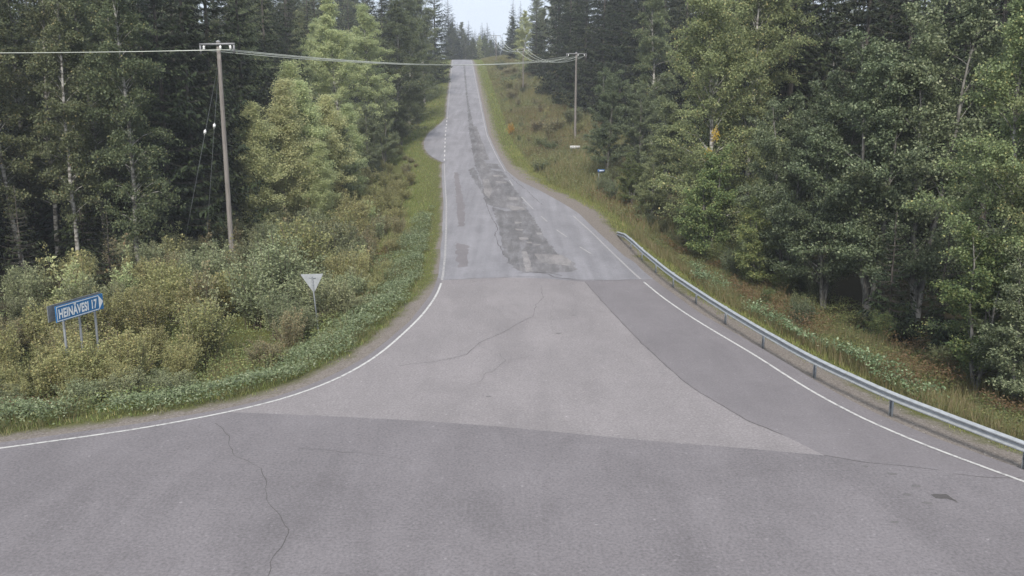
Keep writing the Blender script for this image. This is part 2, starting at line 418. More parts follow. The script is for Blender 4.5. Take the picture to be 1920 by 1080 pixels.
# asphalt edges outside the painted lines
def edge_wobble(n, a): 
    w = rng.normal(size=n); w = np.convolve(w, np.ones(5) / 5, 'same'); return w * a
l_off = np.interp(np.arange(len(LL)) * .8, [0, 210, 260, 275, 300, 330, 380], [.3, .3, .35, .45, .55, .95, 1.0])
i_near = np.argmin(np.abs(LL[:, 1] - 48) + (LL[:, 0] < -8) * 100)
s_ = (np.arange(len(LL)) - i_near) * .8
l_off = np.interp(s_, [-300, 0, 10, 22, 32, 38, 60], [.28, .28, .35, .42, .55, 1.0, 1.15])
LEDGE = offset(LL, -l_off - edge_wobble(len(LL), .06))
if LEDGE[len(LEDGE) // 3, 0] > LL[len(LL) // 3, 0]: LEDGE = offset(LL, l_off + edge_wobble(len(LL), .06))
REDGE_px = road_pts([(952, 322), (975, 340), (1010, 356), (1050, 378), (1085, 400), (1110, 425), (1140, 452), (1172, 482)])
r2o = np.interp((np.arange(len(RL2))) * .8, [0, 20, 40, 60, 200], [.5, .75, .75, .85, .9]) + edge_wobble(len(RL2), .08)
RE2 = offset(RL2, r2o)
if RE2[10, 0] < RL2[10, 0]: RE2 = offset(RL2, -r2o)
REa = offset(RL, np.full(len(RL), .28))
if REa[10, 0] < RL[10, 0]: REa = offset(RL, -np.full(len(RL), .28))
REDGE = np.concatenate([REa[REa[:, 1] > REDGE_px[0, 1] + 2], smooth(resample(REDGE_px, .8), 3), RE2[RE2[:, 1] < REDGE_px[-1, 1] - 1.0]])
# simple bus bay on the left
BAY = road_pts([(838, 220), (824, 233), (803, 250), (795, 264), (795, 277), (803, 290), (818, 299), (833, 306)])
BAY = smooth(resample(BAY, .8), 6)
bay_hi, bay_lo = BAY[0, 1], BAY[-1, 1]
k0 = np.argmax(LEDGE[:, 1] < bay_hi); k1 = np.argmax(LEDGE[:, 1] < bay_lo)
LEDGE_ALL = np.concatenate([LEDGE[:k0], BAY, LEDGE[k1:]])
PAVE = np.concatenate([LEDGE_ALL, [[LEDGE_ALL[-1, 0], LEDGE_ALL[-1, 1] - 12], [-30, 5.5], [0, 7], [30, 1], [RE2[-1, 0], RE2[-1, 1] - 14]], REDGE[::-1]])

def seg_dist(x, y, poly, closed=True):
    """distance to the polyline, chunked"""
    p = np.stack([np.ravel(x), np.ravel(y)], 1); a = poly; b = np.roll(poly, -1, 0)
    if not closed: a, b = poly[:-1], poly[1:]
    out = np.empty(len(p))
    ab = b - a; L2 = (ab ** 2).sum(1) + 1e-12
    for i in range(0, len(p), 4000):
        q = p[i:i + 4000]
        ap = q[:, None] - a[None]
        t = np.clip((ap * ab[None]).sum(2) / L2, 0, 1)
        dd = ap - t[..., None] * ab[None]
        out[i:i + 4000] = np.sqrt((dd ** 2).sum(2).min(1))
    return out.reshape(np.shape(x))
def inside(x, y, poly):
    px, py = np.ravel(x), np.ravel(y); r = np.zeros(len(px), bool)
    a = poly; b = np.roll(poly, -1, 0)
    for (x0, y0), (x1, y1) in zip(a, b):
        if y0 == y1: continue
        c = ((y0 > py) != (y1 > py)) & (px < (x1 - x0) * (py - y0) / (y1 - y0) + x0)
        r ^= c
    return r.reshape(np.shape(x))
PAVE_C = PAVE[np.concatenate([[True], np.linalg.norm(np.diff(PAVE, axis=0), axis=1) > .05])]
# simplified outline and a lookup grid for fast distance queries
def simplify(p, tol):
    if len(p) < 3: return p
    a, b = p[0], p[-1]; ab = b - a; L = np.linalg.norm(ab) + 1e-9
    d = np.abs(ab[0] * (p[:, 1] - a[1]) - ab[1] * (p[:, 0] - a[0])) / L
    k = int(np.argmax(d))
    if d[k] < tol: return np.stack([a, b])
    return np.concatenate([simplify(p[:k + 1], tol)[:-1], simplify(p[k:], tol)])
PAVE_Q = simplify(PAVE_C, .06)
_dx = np.arange(-70, 70.1, .5); _dy = np.arange(-2, 345.1, .5)
_DX, _DY = np.meshgrid(_dx, _dy)
_DG = seg_dist(_DX, _DY, PAVE_Q)
_DG = np.where(inside(_DX, _DY, PAVE_Q), -_DG, _DG)
def dist_pave(x, y):
    x = np.asarray(x, float); y = np.asarray(y, float)
    u = np.clip((x - _dx[0]) / .5, 0, len(_dx) - 1.001); v = np.clip((y - _dy[0]) / .5, 0, len(_dy) - 1.001)
    i = u.astype(int); j = v.astype(int); f = u - i; g = v - j
    d = (_DG[j, i] * (1 - f) + _DG[j, i + 1] * f) * (1 - g) + (_DG[j + 1, i] * (1 - f) + _DG[j + 1, i + 1] * f) * g
    out = np.maximum(np.abs(x) - 70, 0) + np.maximum(y - 345, 0) + np.maximum(-2 - y, 0)
    return np.where(out > 0, np.maximum(d, 0) + out, d)

# value noise for the relief
_nz = rng.random((64, 64))
def vnoise(x, y, s):
    x = np.asarray(x, float) / s; y = np.asarray(y, float) / s
    xi = np.floor(x).astype(int); yi = np.floor(y).astype(int); fx = x - xi; fy = y - yi
    fx = fx * fx * (3 - 2 * fx); fy = fy * fy * (3 - 2 * fy)
    g = lambda a, b: _nz[a % 64, b % 64]
    return (g(xi, yi) * (1 - fx) + g(xi + 1, yi) * fx) * (1 - fy) + (g(xi, yi + 1) * (1 - fx) + g(xi + 1, yi + 1) * fx) * fy
road_c = lambda y: np.interp(y, [0, 30, 50, 110, 330], [1.5, 1.5, 1.0, -4.9, -18.3])
def height(x, y, d=None):
    x = np.asarray(x, float); y = np.asarray(y, float)
    if d is None: d = dist_pave(x, y)
    left = x < road_c(y)
    bay = np.interp(y, [95, 110, 150, 165], [1, .5, .5, 1])
    dl = np.interp(d, [-50, -.5, 0, .5, 1.6, 5, 8, 14, 30, 90], [-.12, -.12, -.03, -.05, -.14, -1.1, -1.4, -1.3, -.6, 2.5])
    # right side: falls away behind the guard rail, climbs under the power line further off
    dr_n = np.interp(d, [-50, -.5, 0, .5, 1.8, 5, 8, 20, 90], [-.12, -.12, -.03, -.05, -.12, -.9, -1.2, -.9, 1.5])
    dr_f = np.interp(d, [-50, -.5, 0, .5, 1.6, 3.2, 6, 12, 20, 90], [-.12, -.12, -.03, -.05, -.14, -.35, .1, .9, 1.4, 6.0])
    wf = np.clip((y - 62) / 30, 0, 1); dr = dr_n * (1 - wf) + dr_f * wf
    z = prof(y) + np.where(left, dl, dr)
    amp = np.clip((d - .8) / 3, 0, 1)
    z += amp * ((vnoise(x, y, 3.1) - .5) * .25 + (vnoise(x + 40, y, 9) - .5) * .5)
    return z

# ------------------------------------------------------------------ ground
def axis_steps(lo, hi, f):
    out = [lo]
    while out[-1] < hi: out.append(out[-1] + f(out[-1]))
    return np.array(out)
gx = np.concatenate([np.arange(-260, -60, 12.), np.arange(-60, -24, 2.), np.arange(-24, 24, .55), np.arange(24, 60, 2.), np.arange(60, 261, 12.)])
gy = np.concatenate([np.arange(-60, 10, 4.), np.arange(10, 70, .55), np.arange(70, 180, 1.), np.arange(180, 340, 2.), np.arange(340, 601, 10.)])
GX, GY = np.meshgrid(gx, gy)
GD = dist_pave(GX, GY)
GZ = height(GX, GY, GD)
nx, ny = len(gx), len(gy)
ii = (np.arange(ny - 1)[:, None] * nx + np.arange(nx - 1)[None]).ravel()
gq = np.stack([ii, ii + 1, ii + nx + 1, ii + nx], 1)
gme = quad_mesh('ground', np.stack([GX.ravel(), GY.ravel(), GZ.ravel()], 1), gq, M['ground'], True)
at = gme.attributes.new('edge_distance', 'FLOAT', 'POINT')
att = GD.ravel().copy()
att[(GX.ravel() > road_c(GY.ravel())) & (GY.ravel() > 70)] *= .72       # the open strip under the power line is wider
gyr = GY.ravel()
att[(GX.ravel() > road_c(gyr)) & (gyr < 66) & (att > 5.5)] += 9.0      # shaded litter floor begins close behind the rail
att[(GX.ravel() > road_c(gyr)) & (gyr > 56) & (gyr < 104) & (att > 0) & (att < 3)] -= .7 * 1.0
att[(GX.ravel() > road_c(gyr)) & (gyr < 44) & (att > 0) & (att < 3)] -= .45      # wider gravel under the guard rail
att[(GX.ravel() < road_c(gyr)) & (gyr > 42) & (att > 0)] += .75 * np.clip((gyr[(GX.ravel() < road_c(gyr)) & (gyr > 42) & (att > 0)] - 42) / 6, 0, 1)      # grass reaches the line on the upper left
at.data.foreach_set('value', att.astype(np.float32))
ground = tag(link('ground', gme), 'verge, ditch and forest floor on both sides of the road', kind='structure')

# ------------------------------------------------------------------ road sheets
def clip_band(poly, y0, y1):
    def half(p, y, keep_above):
        out = []
        for i in range(len(p)):
            a, b = p[i - 1], p[i]
            ia = (a[1] >= y) if keep_above else (a[1] <= y); ib = (b[1] >= y) if keep_above else (b[1] <= y)
            if ia != ib:
                t = (y - a[1]) / (b[1] - a[1]); out.append((a[0] + t * (b[0] - a[0]), y))
            if ib: out.append((b[0], b[1]))
        return out
    p = half([tuple(q) for q in poly], y0, True)
    return half(p, y1, False) if len(p) > 2 else []
def sheet(name, poly, off, mat, parent=None, step=2.0):
    vs, fs = [], []
    lo = math.floor(min(p[1] for p in poly) / step) * step; hi = max(p[1] for p in poly)
    y = lo
    while y < hi:
        top = y + step
        if y < 44: top = min(44.0, max(top, math.floor(min(hi, 44) / step) * step)) if y < 42 else top
        q = clip_band(poly, y, top)
        if len(q) > 2:
            b = len(vs); vs += [(p[0], p[1], float(prof(p[1])) + off) for p in q]; fs.append(list(range(b, len(vs))))
        y = top
    o = link(name, py_mesh(name, vs, fs, mat), parent)
    return o
def strip(name, p, w, off, mat, parent, step=.6):
    p = resample(p, step); w = np.broadcast_to(np.asarray(w, float), (len(p),)) if np.ndim(w) == 0 else np.interp(np.linspace(0, 1, len(p)), np.linspace(0, 1, len(w)), w)
    a = offset(p, w / 2 if isinstance(w, np.ndarray) else w / 2); b = offset(p, -w / 2)
    v = np.concatenate([np.c_[a, prof(a[:, 1]) + off], np.c_[b, prof(b[:, 1]) + off]])
    n = len(p); i = np.arange(n - 1)
    q = np.stack([i, i + 1, i + 1 + n, i + n], 1)
    me = quad_mesh(name, v, q, mat)
    return link(name, me, parent)

road = tag(link('road', None), 'grey asphalt road climbing to the crest and the junction in front', kind='structure')
sheet('asphalt_base', PAVE_C, 0.0, M['asphalt_strip'], road)
# zones of asphalt
JOINT = road_pts([(829, 526), (900, 523), (960, 521), (1020, 523), (1080, 527), (1140, 526), (1206, 525)])
FAN_R = road_pts([(1097, 529), (1130, 568), (1165, 606), (1205, 648), (1245, 684), (1290, 722), (1325, 748), (1400, 790), (1470, 822), (1545, 858)])
MAIN_T = road_pts([(430, 774), (560, 778), (780, 789), (930, 801), (1050, 811), (1240, 829), (1400, 844), (1545, 859), (1700, 876), (1800, 887), (1935, 907)])
def band_of(p, y): return p
iL = np.argmin(np.linalg.norm(LL - JOINT[0], axis=1)); iM = np.argmin(np.linalg.norm(LL - MAIN_T[0], axis=1))
fan = np.concatenate([LL[iL:iM + 1], resample(MAIN_T[:8], 1.0), resample(FAN_R, .8)[::-1][1:], resample(JOINT[:5], .8)[::-1][1:]])
sheet('asphalt_fan', fan, .004, M['asphalt_pale'], road)
main_poly = np.concatenate([resample(MAIN_T, 1.0), [[RE2[-1, 0], RE2[-1, 1] - 1], [RE2[-1, 0], RE2[-1, 1] - 13.5], [30, 1.5], [0, 7.5], [-30, 6], [LEDGE[-1, 0], LEDGE[-1, 1] - 11.5]], LEDGE[::-1][:len(LEDGE) - iM - 1]])
sheet('asphalt_main', main_poly, .004, M['asphalt_main'], road)
kf = LEDGE_ALL[:, 1] > JOINT[0, 1]; kr = REDGE[:, 1] > JOINT[-1, 1]
far_poly = np.concatenate([LEDGE_ALL[kf], resample(JOINT, .7) + np.c_[np.zeros(len(resample(JOINT, .7))), rng.normal(0, .05, len(resample(JOINT, .7)))], REDGE[kr][::-1]])
sheet('asphalt_far', far_poly, .004, M['asphalt_far'], road)

def zz(l, ox=820., oy=280., s=3.857): return [(ox + x / s, oy + y / s) for x, y in l]
def jag(p, a, step=.5):
    q = resample(np.concatenate([p, p[:1]]), step)[:-1]
    return q + rng.normal(0, a, q.shape)
patches = [
    ('dark_patch', zz([(395, 420), (500, 450), (640, 425), (700, 500), (760, 610), (815, 690), (870, 762), (760, 742), (660, 735), (690, 855), (600, 858), (530, 840), (490, 770), (465, 690), (455, 600)]), 'asphalt_patch'),
    ('dark_patch', zz([(350, 100), (430, 106), (462, 142), (385, 142)]), 'asphalt_patch'),
    ('dark_patch', zz([(383, 150), (480, 163), (512, 212), (400, 196)]), 'asphalt_patch'),
    ('dark_patch', zz([(512, 235), (560, 300), (605, 355), (520, 345), (470, 300), (440, 255)]), 'asphalt_patch'),
    ('dark_patch', zz([(222, 150), (268, 130), (300, 215), (350, 300), (385, 375), (430, 380), (400, 415), (350, 390), (320, 300), (270, 240)]), 'asphalt_patch'),
    ('dark_patch', [(868.5, 122), (872, 122), (877, 180), (883, 215), (891, 250), (896, 290), (902, 318), (893, 318), (886, 285), (880, 250), (876, 200), (872, 160)], 'asphalt_patch'),
    ('dark_patch', zz([(135, 680), (235, 700), (210, 790), (225, 850), (150, 860), (140, 780)]), 'asphalt_strip'),
    ('dark_patch', zz([(120, 170), (150, 170), (200, 420), (195, 560), (150, 560), (140, 380)]), 'asphalt_strip'),
]
sheet('worn_strip', jag(road_pts(zz([(262, 60), (330, 75), (395, 145), (512, 232), (590, 330), (648, 425), (560, 440), (395, 415), (345, 300), (290, 160)])), .08), .006, M['asphalt_tired'], road)
sheet('worn_strip', jag(road_pts([(878, 240), (893, 236), (905, 268), (918, 300), (896, 300), (888, 270)]), .08), .006, M['asphalt_tired'], road)
sheet('worn_strip', jag(road_pts(zz([(480, 760), (700, 735), (880, 765), (1000, 830), (1010, 880), (800, 900), (600, 885), (530, 850)])), .1), .006, M['asphalt_tired'], road)
for nme, l, mt in patches:
    sheet(nme, jag(road_pts(l), .06), .008, M[mt], road)
worn = [zz([(330, 220), (365, 215), (400, 290), (375, 360), (340, 320)]), zz([(505, 345), (590, 350), (600, 365), (520, 368)]), zz([(500, 400), (620, 420), (640, 440), (540, 445)]),
        zz([(590, 640), (650, 638), (665, 655), (600, 658)]), zz([(640, 668), (690, 672), (680, 685), (645, 680)]), zz([(690, 685), (750, 690), (740, 700), (695, 698)]), zz([(715, 605), (755, 603), (760, 618), (725, 620)]),
        zz([(555, 525), (615, 528), (610, 540), (560, 538)]), zz([(560, 575), (625, 578), (620, 590), (570, 588)]), zz([(400, 187), (475, 190), (478, 200), (410, 200)]), zz([(420, 232), (500, 235), (500, 246), (430, 245)]),
        zz([(700, 760), (900, 770), (970, 810), (960, 845), (830, 835), (740, 820)]), zz([(610, 742), (650, 742), (690, 890), (640, 895)])]
for l in worn:
    sheet('worn_patch', jag(road_pts(l), .03, .3), .012, M['asphalt_worn'], road)
# near dark repair at the right and small spots
sheet('dark_patch', jag(on_l := road_pts([(1744, 932), (1776, 932), (1786, 941), (1801, 946), (1776, 941), (1755, 940)]), .012, .12), .009, M['crack'], road)
for p in ((1716, 918), (1672, 896), (1700, 931), (1738, 946), (1675, 988), (1620, 880), (1037, 600), (1048, 626), (1076, 593), (891, 530), (916, 746)):
    c = road_pts([p])[0]; r = rng.uniform(.04, .09); a = np.linspace(0, 2 * pi, 8)[:-1]
    sheet('pock_mark', np.c_[c[0] + r * 1.7 * np.cos(a), c[1] + r * np.sin(a)] + rng.normal(0, r * .2, (7, 2)), .009, M['crack_faint'], road)

def crack(px, w, mt='crack', a=.035):
    p = resample(road_pts(px), .35); p[1:-1] += rng.normal(0, a, p[1:-1].shape)
    strip('crack', p, w * rng.uniform(.4, 1.3, max(3, len(p))), .010, M[mt], road, .22)
crack([(403, 795), (420, 806), (431, 822), (428, 840), (434, 858), (470, 868), (488, 880), (497, 905), (498, 930), (508, 950), (525, 978), (543, 1000), (536, 1015), (524, 1030), (510, 1062), (500, 1090)], .017)
crack([(1015, 536), (1018, 560), (1003, 575), (1000, 595), (975, 606), (950, 622), (920, 634), (898, 645), (885, 658), (872, 668), (850, 674), (810, 681), (750, 690)], .021)
crack([(938, 662), (941, 672), (952, 676), (935, 688), (925, 698), (907, 702), (904, 716), (880, 722)], .02, 'crack_faint')
crack([(952, 676), (990, 670), (1035, 664)], .018, 'crack_faint')
crack([(497, 905), (478, 912), (455, 914)], .012, 'crack_faint')
crack([(543, 1000), (570, 1012), (596, 1016)], .010, 'crack_faint')
crack([(1003, 575), (985, 578), (960, 573)], .014, 'crack_faint')
crack([(898, 645), (905, 655), (925, 660)], .012, 'crack_faint')
crack([(1040, 560), (1032, 590), (1036, 620)], .012, 'crack_faint')
crack([(560, 845), (640, 850), (700, 858), (760, 866)], .016, 'crack_faint')
crack(zz([(345, 365), (380, 470), (440, 580), (415, 610), (440, 680), (480, 770)]), .05)
crack(zz([(600, 900), (700, 890), (800, 905), (840, 930), (1010, 950)]), .06)
crack(zz([(690, 900), (780, 893), (900, 915)]), .07)
crack(zz([(50, 952), (300, 935), (600, 925), (850, 930), (1060, 948), (1400, 950)]), .04, 'crack_faint')
crack(zz([(500, 165), (570, 240), (650, 300), (730, 380), (760, 400)]), .05)
crack([(p[0], p[1]) for p in [(1097, 529), (1130, 568), (1165, 606), (1205, 648), (1245, 684), (1290, 722), (1325, 748), (1400, 790), (1470, 822)]], .03, 'crack', .015)
crack([(1545, 859), (1620, 868), (1700, 877), (1760, 884)], .02, 'crack', .01)
crack([(1790, 890), (1850, 897), (1915, 903)], .018, 'crack', .01)
# painted lines
kb0 = np.argmax(LL[:, 1] < bay_hi); kb1 = np.argmax(LL[:, 1] < bay_lo)
kj = np.argmax(LL[:, 1] < JOINT[0, 1])
strip('edge_line', LL[:kb0], .11, .012, M['line_worn'], road)
strip('edge_line', LL[kb1:kj + 1], .13, .012, M['line_worn'], road)
strip('edge_line', LL[kj + 1:], .10, .012, M['line_fresh'], road)
seg = resample(LL[kb0:kb1], .5)
n_d = 12
for i in range(n_d):
    a = int(len(seg) * (i + .1) / n_d); b = int(len(seg) * (i + .55) / n_d)
    if b > a: strip('line_dash', seg[a:b + 1], .14, .012, M['line_fresh'], road)
strip('edge_line', RL, .12, .012, M['line_worn'], road)
kj2 = np.argmax(RL2[:, 1] < JOINT[-1, 1])
strip('edge_line', RL2[:kj2], .13, .012, M['line_worn'], road)
strip('edge_line', RL2[kj2:], .10, .012, M['line_fresh'], road)
for a, b in (((1043, 431), (1062, 444)), ((1087, 463), (1108, 477)), ((1014, 405), (1026, 416)), ((978, 370), (1000, 393)), ((955, 338), (962, 348))):
    strip('line_dash', road_pts([a, b]), .12, .012, M['line_worn'], road)

# ------------------------------------------------------------------ street furniture, poles, signs
def gz(x, y): return float(height(np.array([x]), np.array([y]))[0])
def ground_px(px, py):
    x, y = on_road(px, py, lambda a, b: height(a, b)); return np.array([x, y, gz(x, y)])

# guard rail: W beam on steel posts
POSTS = np.array([[20.2, 10.2], [17.6, 14.2], [15.4, 18.2], [13.49, 22.12], [11.75, 26.0], [10.63, 30.05], [9.93, 34.0], [9.38, 38.0], [8.9, 42.0], [8.5, 46.0], [8.22, 50.0], [8.0, 54.0], [7.85, 58.0]])
rail_root = tag(empty('guard_rail', (POSTS[6, 0], POSTS[6, 1], 0)), 'long galvanised steel guard rail curving along the right edge of the road', 'guard rail')
RO = np.array([POSTS[6, 0], POSTS[6, 1], 0])
prof_w = [(.0, .0), (.02, .015), (.09, .05), (.09, .075), (.01, .125), (.0, .145), (.0, .165), (.01, .185), (.09, .235), (.09, .26), (.02, .295), (.0, .31)]
rail_path = np.concatenate([POSTS, [[7.75, 61.0], [7.78, 64.2]]])
rp = smooth(resample(rail_path, .5), 6)
rs = np.concatenate([[0], np.cumsum(np.linalg.norm(np.diff(rp, axis=0), axis=1))])
top = np.interp(rp[:, 1], [0, 56, 60, 62.5, 64.5], [.86, .86, .74, .44, .18])
gl = np.array([gz(*p) for p in rp])
base_h = np.interp(np.arange(len(rp)), np.arange(len(rp))[::8], gl[::8])
def rail_panel(i0, i1, name='rail_panel', push=0.0):
    p = rp[i0:i1 + 1]
    t = np.gradient(rp, axis=0)[i0:i1 + 1]; t /= np.linalg.norm(t, axis=1)[:, None]
    nrm = np.stack([-t[:, 1], t[:, 0]], 1)             # towards the road
    nrm *= np.sign((nrm[:, :1] * -1).mean() + 1e-9)
    vs = []
    for side in (0, 1):
        for k in range(len(p)):
            for (o, h) in prof_w:
                o2 = o - side * .005 + push
                z = base_h[i0 + k] + top[i0 + k] - .31 + h
                vs.append((p[k, 0] + nrm[k, 0] * (.06 + o2) - RO[0], p[k, 1] + nrm[k, 1] * (.06 + o2) - RO[1], z))
    m = len(prof_w); n = len(p); fs = []
    for side in (0, 1):
        b = side * n * m
        for k in range(n - 1):
            for j in range(m - 1):
                f = [b + k * m + j, b + k * m + j + 1, b + (k + 1) * m + j + 1, b + (k + 1) * m + j]
                fs.append(f if side else f[::-1])
    for k in range(n - 1):
        for j in (0, m - 1):
            fs.append([k * m + j, (k + 1) * m + j, n * m + (k + 1) * m + j, n * m + k * m + j])
    return link(name, py_mesh(name, vs, fs, M['galvanised']), rail_root)
i = 0; e_ = 0
while i < len(rp) - 1:
    j = min(i + 8, len(rp) - 1)
    if len(rp) - 1 - j < 3: j = len(rp) - 1
    rail_panel(i, min(j, len(rp) - 1), push=.012 * (e_ % 2)); i = j; e_ += 1
for k, (x, y) in enumerate(POSTS):
    kk = np.argmin(np.linalg.norm(rp - [x, y], axis=1)); t = rp[min(kk + 1, len(rp) - 1)] - rp[max(kk - 1, 0)]; t /= np.linalg.norm(t)
    R = np.array([[t[0], -t[1], 0], [t[1], t[0], 0], [0, 0, 1]])
    h = top[kk] - .06; g = base_h[kk]; x, y = rp[kk] + np.array([.07, .02])
    mb = MB()
    c = np.array([x - RO[0], y - RO[1], g + h / 2 - .1])
    n2 = R @ np.array([0, 1, 0])
    mb.box(c, (.12, .008, h + .2), R)                  # web
    mb.box(c + R @ np.array([.062, .02, 0]), (.008, .055, h + .2), R)
    mb.box(c + R @ np.array([-.062, .02, 0]), (.008, .055, h + .2), R)
    link('post', mb.mesh('rail_post', M['steel_post'], False), rail_root)

# power poles
def power_pole(base, topz, arm_dir, label, arm=2.6, r0=.17, group='wooden power poles'):
    x, y, z = base; hgt = topz - z
    root = tag(empty('power_pole', (x, y, z)), label, 'power pole', group)
    mb = MB(); hs = np.linspace(-.3, hgt, 9)
    mb.tube(np.c_[np.zeros(9), np.zeros(9), hs], np.linspace(r0, r0 * .68, 9), 12)
    link('pole', mb.mesh('pole', M['pole_wood']), root)
    mb = MB(); mb.tube([[0, 0, hgt], [0, 0, hgt + .06], [0, 0, hgt + .12]], [r0 * .8, r0 * .7, .01], 12)
    link('pole_cap', mb.mesh('pole_cap', M['crossarm']), root)
    d = np.array([cos(arm_dir), sin(arm_dir), 0]); R = np.array([[d[0], -d[1], 0], [d[1], d[0], 0], [0, 0, 1]])
    za = hgt - .12
    mb = MB(); mb.box(R @ np.array([0, -.15, 0]) + [0, 0, za], (arm, .09, .11), R)
    for s in (-1, 1): mb.box(R @ np.array([s * (arm / 2 - .045), -.15, 0]) + [0, 0, za - .3], (.08, .08, .48), R)
    ca = link('crossarm', mb.mesh('crossarm', M['crossarm'], False), root)
    for s in (-1, 1):
        mb = MB(); a = R @ np.array([s * (arm / 2 - .06), -.15, 0]) + [0, 0, za - .42]; b = R @ np.array([s * (arm / 2 - .42), -.15, 0]) + [0, 0, za - .04]
        mb.tube([a, (a + b) / 2, b], .022, 6); link('brace', mb.mesh('brace', M['crossarm']), root)
    tips = []
    for s in (-1, 0, 1):
        p = R @ np.array([s * (arm / 2 - .28) + (.22 if s == 0 else 0), -.15, 0]) + [0, 0, za - .06]
        mb = MB(); zs = np.array([0, -.04, -.06, -.1, -.12, -.16, -.18, -.22, -.25]); rr = [.03, .03, .07, .075, .035, .075, .07, .035, .02]
        mb.tube(np.c_[np.full(9, p[0]), np.full(9, p[1]), p[2] + zs], rr, 10)
        link('insulator', mb.mesh('insulator', M['porcelain']), root)
        tips.append(np.array(base) + p + [0, 0, -.27])
    return root, tips

yP1 = 54.0
P1 = pt_at(421, 300, yP1); P1b = (P1[0] - .45, yP1, gz(P1[0], yP1))
pz = lambda px, py, Y: pt_at(px, py, Y)[2]
def xat(px, Y, z): # x of a pixel column for a point at height z and distance Y
    D = Y * cos(PITCH) + (CAM_H - z) * sin(PITCH); return (px - 960) * D / FOC
z1 = pz(408, 79, yP1); x1 = xat(409, yP1, z1)
z2 = pz(1081, 99, 122); x2 = xat(1080.5, 122, z2)
z3 = pz(980, 91, 179); x3 = xat(981, 179, z3)
z4 = pz(930, 66, 262); x4 = xat(930, 262, z4)
pole1, t1 = power_pole((x1, yP1, gz(x1, yP1)), z1, radians(-14), 'tall brown wooden power pole rising from the shrubs at left, nearest pole', 2.3)
pole2, t2 = power_pole((x2, 122, gz(x2, 122)), z2, radians(4), 'grey wooden power pole in the clearing right of the road', 2.7)
pole3, t3 = power_pole((x3, 179, gz(x3, 179)), z3, radians(4), 'slim far power pole in the clearing before the yellowish birch', 2.7, .13)
pole4, t4 = power_pole((x4, 262, gz(x4, 262)), z4, radians(6), 'farthest power pole near the crest of the hill, small', 2.7, .13)
def span(a, b, sag, label, group, r=.02):
    a = np.array(a); b = np.array(b); t = np.linspace(0, 1, 25)[:, None]
    p = a + (b - a) * t; p[:, 2] -= (4 * sag * t * (1 - t))[:, 0]
    mb = MB(); mb.tube(p, r, 6)
    o = link('overhead_wire', mb.mesh('overhead_wire', M['wire'])); tag(o, label, 'wire', group)
for k in range(3):
    far = t1[k] + np.array([-56, -25, .6])
    span(t1[k], far, .9, 'pale overhead wire running left from the nearest power pole out of view', 'wires left of the nearest pole', .021)
    span(t1[k], t2[k], 1.0, 'pale overhead wire crossing above the road between two power poles', 'wires crossing the road', .024)
    span(t2[k], t3[k], 1.4, 'sagging overhead wire between the grey pole and the slim far pole', 'wires above the clearing', .034)
    span(t3[k], t4[k], 1.6, 'far overhead wire climbing towards the crest beyond the slim pole', 'wires near the crest', .045)
# stay wires of the nearest pole with white insulators
for k, (dx, dy, f) in enumerate(((-5.5, 6.0, .33), (-4.0, 6.5, .30))):
    a = np.array([x1, yP1, z1 - .9]); b = np.array([x1 + dx, yP1 + dy, 0]); b[2] = gz(b[0], b[1])
    r = tag(empty('stay_wire', tuple(b)), ['steel stay wire slanting down left from the nearest power pole, lower insulator', 'steel stay wire slanting down left from the nearest power pole, upper insulator'][k], 'stay wire')
    mb = MB(); mb.tube(np.linspace(a - b, [0, 0, -.2], 6), .012, 5); link('cable', mb.mesh('stay_cable', M['steel_post']), r)
    c = (a - b) * (1 - f); d = (a - b) / np.linalg.norm(a - b)
    mb = MB(); mb.tube([c - d * .2, c - d * .12, c - d * .1, c + d * .1, c + d * .12, c + d * .2], [.03, .04, .085, .085, .04, .03], 8); link('insulator', mb.mesh('stay_insulator', M['porcelain']), r)

